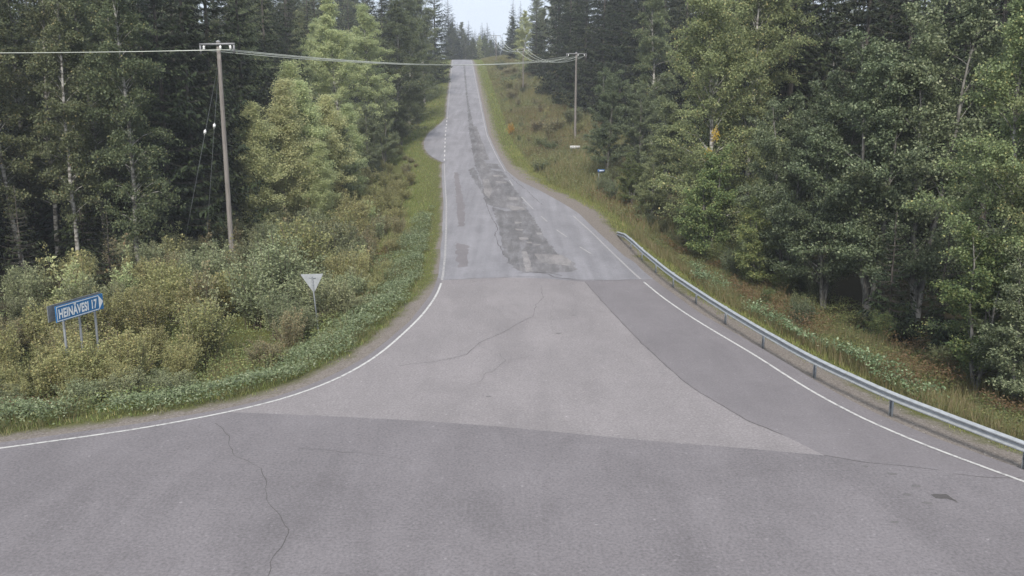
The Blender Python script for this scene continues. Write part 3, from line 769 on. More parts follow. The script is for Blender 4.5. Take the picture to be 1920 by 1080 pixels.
# direction sign with its two boards
def dir_sign():
    YL = 31.2
    zb = pt_at(101, 605, YL)[2]
    a = pt_at(101, 605, YL)
    d = ray(189, 578); s = (zb - CAM_H) / d[2]; b = np.array([0, 0, CAM_H]) + d * s
    u = b - a; Lb = float(np.hypot(u[0], u[1])); ang = math.atan2(u[1], u[0])
    hb = .60
    cx, cy = (a + b)[:2] / 2
    root = tag(empty('direction_sign', (cx, cy, gz(cx, cy)), ang), 'blue arrow road sign reading HEINÄVESI 17 standing in the left shrubs', 'road sign')
    z0 = zb - gz(cx, cy)
    def board(y0, flip):
        th = .035; h = hb; l = Lb / 2
        vs = [(-l, y0, z0), (l, y0, z0), (l, y0, z0 + h), (-l, y0, z0 + h), (-l, y0 + th, z0), (l, y0 + th, z0), (l, y0 + th, z0 + h), (-l, y0 + th, z0 + h)]
        fs = [[0, 1, 2, 3], [5, 4, 7, 6], [4, 0, 3, 7], [1, 5, 6, 2], [3, 2, 6, 7], [4, 5, 1, 0]]
        return py_mesh('board', vs, fs, M['sign_blue'])
    front = link('board', board(-.14, 0), root)
    back = link('board', py_mesh('back_board', [(v[0] * 1.0, v[1], v[2]) for v in [(-Lb / 2 - .12, .10, z0 + .02), (Lb / 2 + .16, .10, z0 + .02), (Lb / 2 + .16, .10, z0 + hb + .02), (-Lb / 2 - .12, .10, z0 + hb + .02), (-Lb / 2 - .12, .135, z0 + .02), (Lb / 2 + .16, .135, z0 + .02), (Lb / 2 + .16, .135, z0 + hb + .02), (-Lb / 2 - .12, .135, z0 + hb + .02)]], [[0, 1, 2, 3], [5, 4, 7, 6], [4, 0, 3, 7], [1, 5, 6, 2], [3, 2, 6, 7], [4, 5, 1, 0]], M['sign_grey']), root)
    yf = -.144
    w = .03; l = Lb / 2; h = hb
    tipx = l - .24
    # white border and arrow head
    def flat(name, pts, mat, y=yf, par=front):
        o = link(name, py_mesh(name, [(p[0], y, p[1]) for p in pts], [list(range(len(pts)))], mat), par)
        return o
    o_ = .025
    flat('border_strip', [(-l + o_, z0 + o_), (tipx, z0 + o_), (tipx, z0 + o_ + w), (-l + o_, z0 + o_ + w)], M['sign_white'])
    flat('border_strip', [(-l + o_, z0 + h - o_ - w), (tipx, z0 + h - o_ - w), (tipx, z0 + h - o_), (-l + o_, z0 + h - o_)], M['sign_white'])
    flat('border_strip', [(-l + o_, z0 + o_ + w), (-l + o_ + w, z0 + o_ + w), (-l + o_ + w, z0 + h - o_ - w), (-l + o_, z0 + h - o_ - w)], M['sign_white'])
    flat('arrow_head', [(tipx, z0 + o_), (l - .01, z0 + h / 2), (tipx, z0 + h - o_)], M['sign_white'])
    # lettering
    cu = bpy.data.curves.new('lettering', 'FONT'); cu.body = 'HEINÄVESI 17'; cu.size = .46; cu.align_x = 'CENTER'; cu.offset = .018; cu.space_character = 1.08
    to = bpy.data.objects.new('lettering_tmp', cu); COL.objects.link(to)
    bpy.context.view_layer.update()
    me = bpy.data.meshes.new_from_object(to.evaluated_get(bpy.context.evaluated_depsgraph_get()))
    bpy.data.objects.remove(to)
    co = np.empty(len(me.vertices) * 3, np.float32); me.vertices.foreach_get('co', co); co = co.reshape(-1, 3)
    wdt = co[:, 0].max() - co[:, 0].min(); room = tipx + l - .22
    sx = room / wdt; cxm = (co[:, 0].max() + co[:, 0].min()) / 2
    n = np.stack([(co[:, 0] - cxm) * sx + (-l + tipx) / 2 + .01, np.full(len(co), yf - .002), co[:, 1] * 1.0 + z0 + .135], 1)
    me.vertices.foreach_set('co', n.astype(np.float32).ravel()); me.update()
    me.materials.clear(); me.materials.append(M['sign_white'])
    tag(link('lettering', me, front), kind='stuff')
    for x in (-l * .62, .05, l * .72):
        mb = MB(); mb.tube([[x, 0, -.4], [x, 0, z0 * .5], [x, 0, z0 + hb * .8]], .045, 8)
        link('post', mb.mesh('sign_post', M['sign_grey']), root)
    return root
dir_sign()

# give way sign seen from behind
def yield_sign():
    b = ground_px(598, 632); Y = b[1]
    topz = pt_at(585, 514, Y)[2]; xt = xat(585, Y, topz)
    root = tag(empty('give_way_sign', tuple(b)), 'triangular give way sign seen from its grey back beside the left curve', 'road sign')
    lean = np.array([xt - b[0] - .02, .0, topz - b[2]])
    H = lean[2]; k = lambda z: np.array([lean[0] * z / H, 0, z])
    mb = MB(); mb.tube([k(-.4), k(H * .4), k(H - .12)], .032, 8); link('post', mb.mesh('sign_post', M['sign_grey']), root)
    a = 1.02; hh = a * .866; R = radians(8)
    def tri(off, s, th, rnd=.06):
        out = []
        c = np.array([[-a / 2, 0], [a / 2, 0], [0, -hh]]) * s + np.array([0, -(1 - s) * .26])
        cen = c.mean(0); pts = []
        for i in range(3):
            p0, p1, p2 = c[i - 1], c[i], c[(i + 1) % 3]
            u = (p0 - p1) / np.linalg.norm(p0 - p1); v = (p2 - p1) / np.linalg.norm(p2 - p1)
            A, B = p1 + u * rnd, p1 + v * rnd
            for t in np.linspace(0, 1, 5): pts.append((1 - t) ** 2 * A + 2 * t * (1 - t) * p1 + t * t * B)
        vs = []
        for y in (off, off + th):
            for p in pts: 
                q = k(H + p[1]); vs.append((q[0] + p[0] * cos(R), q[1] + y + p[0] * sin(R), q[2]))
        n = len(pts)
        fs = [list(range(n)), list(range(n, 2 * n))[::-1]] + [[i, i + n, (i + 1) % n + n, (i + 1) % n] for i in range(n)]
        return vs, fs
    v, f = tri(.036, 1.0, .012); link('plate', py_mesh('plate', v, f, M['plate_grey']), root)
    v, f = tri(.0485, .72, .004); link('sign_face', py_mesh('sign_face', v, f, M['sign_white']), root)
    for z in (-.18, -.5):
        mb = MB(); mb.box(k(H + z) + [0, .024, 0], (.12 if z < -.3 else .3, .018, .035)); link('clamp', mb.mesh('clamp', M['steel_post'], False), root)
yield_sign()

# small blue road name plate and low white board in the right clearing
b = ground_px(1122, 357); topz = pt_at(1124, 317, b[1])[2]; hh = topz - b[2]
r = tag(empty('road_name_sign', tuple(b), radians(8)), 'small blue road name sign on a thin grey post beyond the right shoulder', 'road sign')
mb = MB(); mb.tube([[0, 0, -.3], [0, 0, hh * .5], [0, 0, hh]], .035, 8); link('post', mb.mesh('name_post', M['sign_grey']), r)
mb = MB(); mb.box((.22, -.05, hh - .17), (.70, .03, .28)); pl_ = link('plate', mb.mesh('name_plate', M['sign_blue_faded'], False), r)
mb = MB(); mb.box((.26, -.068, hh - .17), (.46, .004, .06)); link('lettering', mb.mesh('name_stripe', M['sign_white'], False), pl_)
b = ground_px(1078, 287); zc = pt_at(1078, 276, b[1])[2] - b[2]
r = tag(empty('white_board', tuple(b), radians(4)), 'low white rectangular board standing in the grass below the grey power pole', 'board')
mb = MB(); mb.box((0, 0, zc), (1.25, .03, .38)); link('plate', mb.mesh('white_plate', M['board_white'], False), r)
for s in (-.45, .45):
    mb = MB(); mb.tube([[s, .04, -.3], [s, .04, zc * .5], [s, .04, zc + .1]], .03, 6); link('post', mb.mesh('board_post', M['sign_grey']), r)

# ------------------------------------------------------------------ trees
def branchy(H, cb, R, nb, tw, lv, leaf, wid, up=(35, 65), droop=.9, twl=(.5, 1.3), shape='birch', lean=(0, 0), r0=.16, up_bias=.5, stems=1, jitter=.10):
    """numpy tree: returns (trunk MB, leaf verts, leaf quads)"""
    mb = MB(); P, D, Ln = [], [], []
    for s in range(stems):
        az0 = s * 2 * pi / max(1, stems) + rng.uniform(0, 1)
        spread = 0 if stems == 1 else R * .35
        n = 12; h = np.linspace(0, 1, n)
        hs = H * (1 if s == 0 else rng.uniform(.75, .98))
        w = np.cumsum(rng.normal(0, .07 * H / 18, (n, 2)), 0); w[0] = 0
        tx = lean[0] * h ** 1.3 + w[:, 0] + cos(az0) * spread * h ** .8
        ty = lean[1] * h ** 1.3 + w[:, 1] + sin(az0) * spread * h ** .8
        tr = np.c_[tx, ty, h * hs - (0.25 * (h == 0))]
        rr = r0 * (1 if s == 0 else .8) * (1 - h) ** .8 + .012; rr[0] *= 1.25
        mb.tube(tr, rr, 8)
        for b in range(nb // stems):
            t = cb + (1 - cb) * ((b + rng.random()) / (nb // stems)) * .985
            st = np.array([np.interp(t, h, tr[:, i]) for i in range(3)])
            u = (t - cb) / (1 - cb)
            if shape == 'birch': f = (.45 + .75 * np.sin(pi * min(1, u * .95 + .12)) ** .9) * (1 - .55 * u ** 3)
            elif shape == 'dome': f = (.55 + .6 * np.sin(pi * (u * .75 + .2))) * (1 - .4 * u ** 2)
            else: f = 1 - .65 * u
            L = R * f * rng.uniform(.65, 1.2)
            az = rng.uniform(0, 2 * pi); el = radians(rng.uniform(*up)) + u * .35
            q = np.linspace(0, 1, 7)[:, None]
            dirv = np.array([cos(az) * cos(el), sin(az) * cos(el), sin(el)])
            pth = st + dirv * L * q + np.array([0, 0, -1.]) * droop * L * .45 * q ** 2.2 + np.cumsum(rng.normal(0, .03 * L, (7, 3)), 0) * q
            mb.tube(pth, np.linspace(max(.012, r0 * .28 * (1 - t * .7)), .006, 7), 4)
            k = max(3, int(tw * (.5 + L / R)))
            s_ = rng.uniform(.18, 1.0, k) ** .7
            for_ = np.stack([np.interp(s_, q[:, 0], pth[:, i]) for i in range(3)], 1)
            dd = rand_dirs(k); dd[:, 2] = np.abs(dd[:, 2]) * .3 - .15
            dd = dd + dirv * .7
            dd /= np.linalg.norm(dd, axis=1)[:, None]
            P.append(for_); D.append(dd); Ln.append(rng.uniform(*twl, k) * (1 - .4 * u))
    P = np.concatenate(P); D = np.concatenate(D); Ln = np.concatenate(Ln)
    n = len(P); m = lv
    u = rng.uniform(.05, 1, (n, m)); 
    pos = P[:, None] + D[:, None] * (Ln[:, None] * u)[..., None]
    pos[..., 2] -= droop * .8 * Ln[:, None] * u ** 2
    pos = pos.reshape(-1, 3) + rng.normal(0, jitter, (n * m, 3))
    ax = np.repeat(D, m, 0) * .5 + rand_dirs(n * m) * .9; ax[:, 2] -= .35
    nr = rand_dirs(n * m) * (1 - up_bias) + np.array([0, 0, up_bias])
    sc = rng.uniform(.7, 1.35, n * m)
    v, q = leaf_quads(pos, ax, nr, leaf * sc, wid * sc)
    return mb, v, q

def spruce(H, R, n_wh, base=.04, r0=.18, dens=1.0, dead=0):
    mb = MB(); n = 12; h = np.linspace(0, 1, n)
    w = np.cumsum(rng.normal(0, .03, (n, 2)), 0); w[0] = 0
    tr = np.c_[w, h * H]; tr[0, 2] = -.3
    mb.tube(tr, r0 * (1 - h) ** .85 + .015, 8)
    C, A, N, LN, WD = [], [], [], [], []
    for i in range(n_wh):
        t = base + (1 - base) * (i + rng.uniform(0, .6)) / n_wh
        if t > .995: continue
        z = t * H
        nb = 5 + int(rng.integers(0, 4)) if t < .9 else 4
        for b in range(nb):
            L = R * ((1 - t) ** .82 + .03) * rng.uniform(.72, 1.18)
            if t < .2: L *= .75 + 1.2 * t
            az = rng.uniform(0, 2 * pi)
            o = np.array([cos(az), sin(az), 0]); sd = np.array([-sin(az), cos(az), 0])
            dn = -.42 * (1 - t) + .12 + rng.normal(0, .06)
            q = np.linspace(0, 1, 6)[:, None]
            zc = dn * q + .28 * q ** 2.5
            pth = np.array([np.interp(t, h, w[:, 0]), np.interp(t, h, w[:, 1]), z]) + o * L * q * .97 + np.array([0, 0, 1.]) * L * zc
            mb.tube(pth, np.linspace(.03 * (1 - t) + .008, .004, 6), 3)
            k = max(4, int(L / .13 * dens))
            s = rng.uniform(.08, 1, k)
            p = np.stack([np.interp(s, q[:, 0], pth[:, j]) for j in range(3)], 1)
            sg = np.where(rng.random(k) < .5, -1., 1.)[:, None]
            hang = rng.uniform(.25, 1.0, (k, 1)) * (1 - t * .6)
            a = o * rng.uniform(.3, .8, (k, 1)) + sd * sg * rng.uniform(.35, .9, (k, 1)) + np.array([0, 0, -1.]) * hang
            ln = rng.uniform(.28, .62, k) * (.45 + .55 * (1 - t)) * np.clip(L / 1.5, .5, 1.1)
            C.append(p); A.append(a); N.append(rand_dirs(k) * .4 + [0, 0, .6]); LN.append(ln); WD.append(ln * rng.uniform(.26, .42, k))
            # second order sprays off the first
            kk = k
            idx = rng.integers(0, k, kk); f = rng.uniform(.3, .9, (kk, 1))
            p2 = p[idx] + a[idx] / np.linalg.norm(a[idx], axis=1)[:, None] * ln[idx][:, None] * f
            a2 = a[idx] + rand_dirs(kk) * .8; a2[:, 2] -= .25
            C.append(p2); A.append(a2); N.append(rand_dirs(kk)); LN.append(ln[idx] * .6); WD.append(ln[idx] * .17)
    for i in range(dead):
        z = rng.uniform(.08, .4) * H; az = rng.uniform(0, 2 * pi); L = rng.uniform(1, 2.8)
        q = np.linspace(0, 1, 5)[:, None]
        mb.tube(np.array([0, 0, z]) + np.array([cos(az), sin(az), -.12]) * L * q + rng.normal(0, .05, (5, 3)) * q, np.linspace(.022, .006, 5), 3)
    C, A, N, LN, WD = map(np.concatenate, (C, A, N, LN, WD))
    v, q = leaf_quads(C, A, N, LN, WD)
    return mb, v, q

PROTO = {}
def proto(kind, built, bark, leaf, trunk='trunk', crown='crown'):
    mb, v, q = built
    PROTO.setdefault(kind, []).append((mb.mesh(kind + '_' + trunk, M[bark]), quad_mesh(kind + '_' + crown, v, q, M[leaf]), trunk, crown, float(v[:, 2].max())))
NAME = {'broad_birch': 'birch_tree', 'birch': 'birch_tree', 'slim_birch': 'birch_tree', 'young_birch': 'birch_tree', 'spruce': 'spruce_tree', 'young_spruce': 'spruce_tree', 'alder': 'alder_tree', 'willow': 'willow_tree', 'rowan': 'rowan_tree'}
def plant(kind, x, y, hgt, label, cat='tree', group=None, var=None, leaf=None, wide=1.0, name=None, rz=None, z=None):
    L = PROTO[kind]; k = var if var is not None else int(rng.integers(0, len(L)))
    tm, cm, tn, cn, h0 = L[k % len(L)]
    s = hgt / h0
    root = empty(name or NAME[kind], (x, y, (gz(x, y) if z is None else z) - .03), rng.uniform(0, 2 * pi) if rz is None else rz, (s * wide, s * wide, s))
    tag(root, label, cat, group)
    link(tn, tm, root); c = link(cn, cm, root)
    if leaf:
        c.material_slots[0].link = 'OBJECT'; c.material_slots[0].material = M[leaf]
    return root

for i in range(2): proto('birch', branchy(20, .11, 3.0, 110, 18, 20, .12, .09, (30, 62), 1.0, (.5, 1.4), 'birch', (rng.uniform(-.8, .8), rng.uniform(-.8, .8)), .15), 'birch_bark', 'birch_leaf')
for i in range(3): proto('slim_birch', branchy(20, .16, 2.4, 84, 15, 18, .12, .09, (30, 60), .9, (.4, 1.1), 'birch', (rng.uniform(-1, 1), rng.uniform(-.6, .6)), .13), 'birch_bark', 'birch_leaf')
for i in range(2): proto('young_birch', branchy(12, .04, 2.5, 110, 24, 15, .095, .072, (38, 68), .6, (.4, 1.1), 'birch', (rng.uniform(-.5, .5), rng.uniform(-.4, .4)), .10, jitter=.17), 'birch_bark', 'birch_leaf_light')
for i in range(3): proto('broad_birch', branchy(18, .05, 4.0, 125, 23, 19, .105, .078, (28, 66), .75, (.45, 1.2), 'birch', (rng.uniform(-.6, .6), rng.uniform(-.6, .6)), .14), 'birch_bark', 'birch_leaf')
for i in range(4): proto('spruce', spruce(24, 4.0, 60, .02, .2, 1.5, 16), 'spruce_bark', 'spruce_needle')
for i in range(2): proto('young_spruce', spruce(7, 1.7, 26, .02, .08, 1.3, 0), 'spruce_bark', 'spruce_needle')
for i in range(2): proto('alder', branchy(13, .10, 3.4, 104, 22, 26, .105, .078, (20, 60), .45, (.4, 1.0), 'dome', (rng.uniform(-.8, .8), rng.uniform(-.8, .8)), .12, .45, 3, .09), 'grey_bark', 'alder_leaf')
for i in range(2): proto('willow', branchy(9, .05, 3.0, 84, 18, 26, .12, .072, (25, 65), .4, (.35, .9), 'dome', (rng.uniform(-.6, .6), 0), .10, .45, 4, .08), 'grey_bark', 'willow_leaf')
for i in range(2): proto('rowan', branchy(8, .06, 2.2, 64, 15, 24, .115, .065, (35, 65), .3, (.35, .8), 'dome', (0, 0), .09, .5, 3, .08), 'grey_bark', 'rowan_leaf')

FOREST_MIN = []
def T(kind, px, Y, hgt, label, **kw):
    x = xat(px, Y, float(prof(Y)) + hgt * .4)
    FOREST_MIN.append((x, Y)); return plant(kind, x, Y, hgt, label, **kw)
# --- left edge of the wood
T('slim_birch', 14, 55, 21, 'slim pale birch trunk at the far left edge of the photo', var=0)
T('slim_birch', 80, 58, 22, 'second slim birch from the left edge, behind the blue arrow sign', var=1)
T('slim_birch', 122, 54.5, 21, 'white trunked birch rising straight above the blue arrow sign', var=2, wide=.9)
T('birch', 238, 56, 22, 'leaning pale birch left of the dark spruces', var=0, wide=.85)
T('slim_birch', 178, 60, 21, 'thin birch between the white trunk and the leaning birch', var=1)
T('birch', 45, 64, 22, 'leafy birch filling the upper left corner', var=1)
T('birch', 150, 67, 23, 'leafy birch behind the white trunked birch at left', var=2)
T('birch', 215, 69, 22, 'olive birch crown behind the leaning birch', var=1)
T('young_spruce', 35, 47, 6, 'small dark spruce at the left edge under the birches', var=0)
T('young_spruce', 200, 50, 4.5, 'low dark spruce under the leaning birch', var=1)
for px, Y, h in ((-10, 57, 8), (60, 61, 7), (105, 60, 9), (150, 58, 6.5), (185, 63, 9), (225, 61, 7), (262, 62, 9), (25, 66, 11), (90, 68, 12)):
    T('young_spruce', px, Y, h, 'dark understorey spruce among the birch trunks at left', group='understorey spruces at left', wide=1.3)
for px, Y, h, lab in ((300, 60, 25, 'dark spruce just right of the leaning birch'), (352, 63, 26, 'big dark spruce left of the nearest power pole'), (395, 67, 27, 'tall dark spruce directly behind the nearest power pole'),
                      (452, 72, 25, 'dark spruce just right of the nearest power pole'), (272, 70, 26, 'dark spruce in the second row behind the leaning birch'), (330, 78, 27, 'spruce in the second row left of the nearest power pole'),
                      (500, 92, 25, 'tall spruce above the pale young birches at left'), (540, 98, 24, 'tall spruce between the pale young birches and the big yellow birch'), (470, 100, 26, 'spruce top at the upper edge right of the nearest power pole')):
    T('spruce', px, Y, h, lab)
for px, Y, h, lab in ((482, 67, 11, 'pale yellow green young birch right of the nearest power pole'), (528, 70, 13, 'tallest of the pale young birches right of the nearest power pole'), (575, 73, 12.8, 'rounded pale young birch in the middle of its group at left'), (620, 77, 11, 'rightmost tall pale young birch of the group at left'), (462, 71, 9, 'small pale birch close behind the nearest power pole'), (550, 79, 14, 'pale birch at the back of the young birch group'), (598, 70, 8, 'low pale birch in front of the young birch group'), (652, 84, 10, 'small pale birch between the young group and the alders')):
    T('young_birch', px, Y, h, lab, wide=1.25)
T('alder', 632, 78, 8.5, 'dark leafy alder at the foot of the pale young birches', wide=1.0)
T('broad_birch', 636, 100, 20.3, 'big bright yellow green birch with visible pale trunk, left of the road', var=0, leaf='birch_leaf_light', wide=1.1)
T('broad_birch', 592, 108, 18, 'yellow green birch just left of the big bright birch', var=1, leaf='birch_leaf_light', wide=1.1)
T('broad_birch', 688, 112, 19.5, 'yellow green birch just right of the big bright birch', var=2, leaf='birch_leaf_light', wide=1.1)
T('broad_birch', 742, 124, 20, 'olive birch in the left row, second right of the big bright birch', var=1, wide=1.2)
T('broad_birch', 764, 146, 21, 'olive birch in the left row before the crest', var=2, wide=1.1)
T('broad_birch', 794, 176, 22, 'hazy birch of the left row nearest the sky gap', var=0, wide=1.1)
T('alder', 690, 97, 9, 'dark green alder below the yellow birches at left', wide=.9)
T('alder', 718, 108, 9, 'dark rounded alder halfway along the left tree row', wide=.9)
T('alder', 752, 124, 8, 'dark alder near the bus bay on the left', wide=.9)
T('alder', 780, 150, 8, 'small alder between the bus bay and the left tree row', wide=.85)
for px, Y, h, lab in ((718, 150, 27, 'tall narrow spruce standing above the yellow birches at left'), (690, 152, 24, 'spruce tip showing above the birch row at left'), (745, 165, 26, 'spruce tip behind the olive birches at left'), (815, 205, 27, 'dark spruce at the left side of the sky gap')):
    T('spruce', px, Y, h, lab)
def TT(kind, px, Y, top, label, **kw):
    x = xat(px, Y, float(prof(Y)) + 8)
    if Y > 325 and kind == 'spruce': kw.setdefault('wide', 1.5)
    return T(kind, px, Y, pz(px, top, Y) - gz(x, Y), label, **kw)
for px, Y, tp, k, lab in ((840, 332, -8, 'spruce', 'ragged spruce top against the sky left of the road'), (849, 338, 28, 'spruce', 'hazy spruce left of the road crest'), (858, 345, 42, 'spruce', 'grey hazy spruce just left of the crest'), (867, 350, 40, 'broad_birch', 'hazy birch straight above the road crest'), (879, 346, 38, 'spruce', 'darkest spruce straight above the road crest'),
                         (891, 350, 54, 'spruce', 'small hazy spruce right above the road crest'), (904, 344, 43, 'spruce', 'left of the two pointed hazy spruces right of the crest'), (914, 346, 42, 'spruce', 'right of the two pointed hazy spruces right of the crest'), (926, 350, 58, 'spruce', 'low hazy spruce at the bottom of the sky gap'), (942, 350, 66, 'spruce', 'smallest far spruce in the notch of the sky'),
                         (934, 355, 78, 'broad_birch', 'low hazy birch below the notch of the sky'), (898, 338, 66, 'broad_birch', 'hazy rounded birch just right of the crest'),
                         (960, 285, 30, 'broad_birch', 'hazy birch right of the sky notch'), (962, 262, -4, 'spruce', 'tall ragged spruce against the sky right of the road'), (976, 258, 2, 'spruce', 'second ragged spruce right of the sky'), (984, 212, 18, 'broad_birch', 'yellowish birch behind the slim far power pole'), (1006, 202, 3, 'spruce', 'pointed spruce just right of the yellowish birch'),
                         (1020, 205, 14, 'broad_birch', 'hazy birch between the far spruces on the right'), (972, 245, 52, 'broad_birch', 'small hazy birch at the right end of the crest')):
    TT(k, px, Y, tp, lab, **({'leaf': 'birch_leaf_light'} if px in (984, 866, 898) else {}))
# --- right
for px, Y, h, lab in ((1046, 172, 30, 'dark spruce at the right edge of the sky'), (1070, 158, 28, 'dark spruce behind the grey power pole on its left'), (1098, 150, 29, 'dark spruce behind the grey power pole on its right'), (1130, 142, 28, 'second dark spruce right of the grey power pole'),
                      (1165, 132, 28, 'dark spruce above the grey green willows'), (1205, 124, 28, 'big dark spruce above the willows in the right wood'), (1245, 116, 27, 'dark spruce just left of the tall right birch'), (1285, 110, 27, 'dark spruce hidden behind the tall right birch')):
    T('spruce', px, Y, h, lab)
T('alder', 1140, 93, 11.2, 'leafy grey green alder beside the clearing, right of the grey power pole', var=0, wide=1.0)
T('alder', 1200, 90, 9.5, 'grey green alder in front of the dark right spruces', var=1, wide=1.0)
T('willow', 1252, 82, 9.5, 'grey willow left of the tall right birch', var=0, wide=1.1)
T('rowan', 1185, 80, 5, 'low bush like rowan beyond the blue name sign', wide=1.2)
T('willow', 1225, 72, 5.5, 'low willow above the far end of the guard rail', var=1, wide=1.1)
yb = T('broad_birch', 1340, 60, 21, 'tall leafy birch right of the clearing with a few yellow sprays', var=0, wide=1.0, leaf='birch_leaf_mid')
bpy.context.view_layer.update()
for px, py, r_, n_ in ((1341, 252, .36, 170), (1329, 288, .28, 100)):
    c0 = pt_at(px, py, 56.6); cc = c0 + rand_dirs(n_) * rng.uniform(0, 1, (n_, 1)) ** .5 * r_ * np.array([.8, .8, 1.5])
    v_, q_ = leaf_quads(cc, rand_dirs(n_) - [0, 0, .4], rand_dirs(n_) * .6 + [0, 0, .4], .1, .075)
    o_ = link('yellow_spray', quad_mesh('yellow_spray', v_, q_, M['yellow_leaf']), yb); o_.matrix_parent_inverse = yb.matrix_world.inverted(); o_['label'] = 'spray of bright yellow autumn leaves'
T('broad_birch', 1408, 63, 22, 'tall birch just right of the one with yellow sprays', var=2, wide=.95, leaf='birch_leaf_mid')
T('rowan', 1330, 56, 8, 'rowan at the foot of the tall right birch', wide=1.2)
T('alder', 1478, 50, 11.5, 'grey green alder behind the middle of the guard rail', var=2)
T('alder', 1560, 47, 12.8, 'broad grey green alder with several thin stems', var=0)
T('alder', 1645, 45, 14.5, 'tall broad alder in the middle of the right wood', var=1)
T('alder', 1745, 44, 16.5, 'tallest alder reaching the upper edge at right', var=2)
T('rowan', 1420, 50, 6, 'small rowan behind the guard rail left of the alders', wide=1.2)
T('broad_birch', 1905, 33, 15.5, 'bright leaved birch at the right edge of the photo', var=1, wide=.95, leaf='birch_leaf_mid')
T('broad_birch', 2010, 31, 15, 'birch cut by the right edge of the photo', var=2, wide=.95, leaf='birch_leaf_mid')
T('rowan', 1850, 32, 6.5, 'leafy rowan at the foot of the bright right birch', wide=1.2)
T('rowan', 1925, 30, 6, 'leafy rowan at the right edge of the photo', wide=1.2, leaf='alder_leaf')
for px, Y, h, lab in ((1470, 78, 28, 'dark spruce above the left alders in the right wood'), (1540, 70, 27, 'dark spruce behind the broad alder with thin stems'), (1620, 66, 27, 'dark spruce at the upper edge above the tall alder'), (1700, 60, 26, 'dark spruce behind the tallest alder'), (1800, 54, 26, 'dark spruce in the shade left of the bright right birch'), (1870, 50, 26, 'dark spruce behind the bright right birch'), (1390, 88, 28, 'dark spruce behind the tall right birches')):
    T('spruce', px, Y, h, lab)
T('young_spruce', 1675, 40, 6.0, 'small dark spruce under the alders at right', var=0)
T('young_spruce', 1770, 37, 5.5, 'small dark spruce left of the bright right birch', var=1)
T('young_spruce', 1905, 36, 7, 'dark young spruce at the right edge under the birch', var=0)

# --- deeper wood, alike trees nothing tells apart; unseen rows added to keep light out
FM = np.array(FOREST_MIN)
def fill(n, xr, yr, mind, kinds, label, group, edge):
    c = 0; tries = 0; pts = FM.tolist()
    while c < n and tries < 6000:
        tries += 1
        y = rng.uniform(*yr); x = rng.uniform(*xr) + (float(road_c(y)) if y > 50 else 0)
        pxx = 960 + x / y * FOC
        if edge(x, y) is False or (y > 185 and 826 < pxx < 985): continue
        if min((x - a) ** 2 + (y - b) ** 2 for a, b in pts) < mind ** 2: continue
        pts.append((x, y)); k = kinds[int(rng.integers(0, len(kinds)))]
        lab = label[k] if isinstance(label, dict) else label
        plant(k, x, y, rng.uniform(24, 31) if k != 'birch' else rng.uniform(17, 22), lab, group=group + (' birches' if k == 'birch' else ' spruces')); c += 1
lab_l = {'spruce': 'dark spruce deep in the wood left of the road', 'birch': 'birch deep in the wood left of the road'}
lab_r = {'spruce': 'dark spruce deep in the wood right of the road', 'birch': 'birch deep in the wood right of the road'}
fill(85, (-75, -22), (62, 200), 4.2, ['spruce', 'birch', 'birch'], lab_l, 'left wood', lambda x, y: x < float(road_c(y)) - np.interp(y, [60, 75, 110, 160, 200], [34, 34, 30, 24, 19]))
fill(26, (-50, -14), (200, 330), 5, ['spruce', 'birch'], lab_l, 'left wood', lambda x, y: True)
fill(22, (-62, -28), (45, 64), 4, ['spruce'], lab_l, 'left wood', lambda x, y: x < -25 - (y < 52) * 6)
fill(78, (20, 70), (66, 210), 4.2, ['spruce', 'spruce', 'spruce', 'birch'], lab_r, 'right wood', lambda x, y: x > float(road_c(y)) + np.interp(y, [60, 75, 110, 160, 210], [26, 33, 33, 33, 30]))
fill(26, (22, 60), (210, 330), 5, ['spruce', 'birch'], lab_r, 'right wood', lambda x, y: True)
fill(22, (26, 62), (34, 66), 4, ['spruce'], lab_r, 'right wood', lambda x, y: x > np.interp(y, [30, 66], [28, 32]))
for i_, (px, Y, tp) in enumerate([(850, 350, 52), (862, 345, 58), (873, 352, 50), (886, 350, 60), (897, 345, 62), (909, 352, 56), (920, 350, 64), (931, 356, 74), (946, 352, 78), (955, 348, 60)]):
    TT('spruce', px, Y, tp, 'far spruce of the hazy row beyond the crest of the hill', group='far row beyond the crest')
for i_, (px, Y, tp) in enumerate([(560, 150, -40), (594, 126, -45), (578, 135, -60), (585, 165, -25), (612, 172, -35), (655, 178, -20), (672, 185, -40), (702, 190, -15), (732, 195, -30), (758, 200, -12), (782, 212, -25), (800, 222, -10), (640, 200, -50), (770, 240, -20), (520, 140, -30), (540, 170, -40)]):
    TT('spruce' if i_ % 3 else 'broad_birch', px, Y, tp, 'tall spruce of the back row filling the upper edge left of the sky' if i_ % 3 else 'tall birch of the back row filling the upper edge left of the sky', group='back row left of the sky, ' + ('spruces' if i_ % 3 else 'birches'))
for px, Y, tp in ((853, 336, 58), (873, 338, 62), (886, 335, 70), (909, 340, 66), (921, 338, 74), (948, 332, 80), (846, 330, 40)):
    TT('broad_birch', px, Y, tp, 'rounded hazy birch in the far row beyond the crest of the hill', group='far birches beyond the crest', wide=1.2)

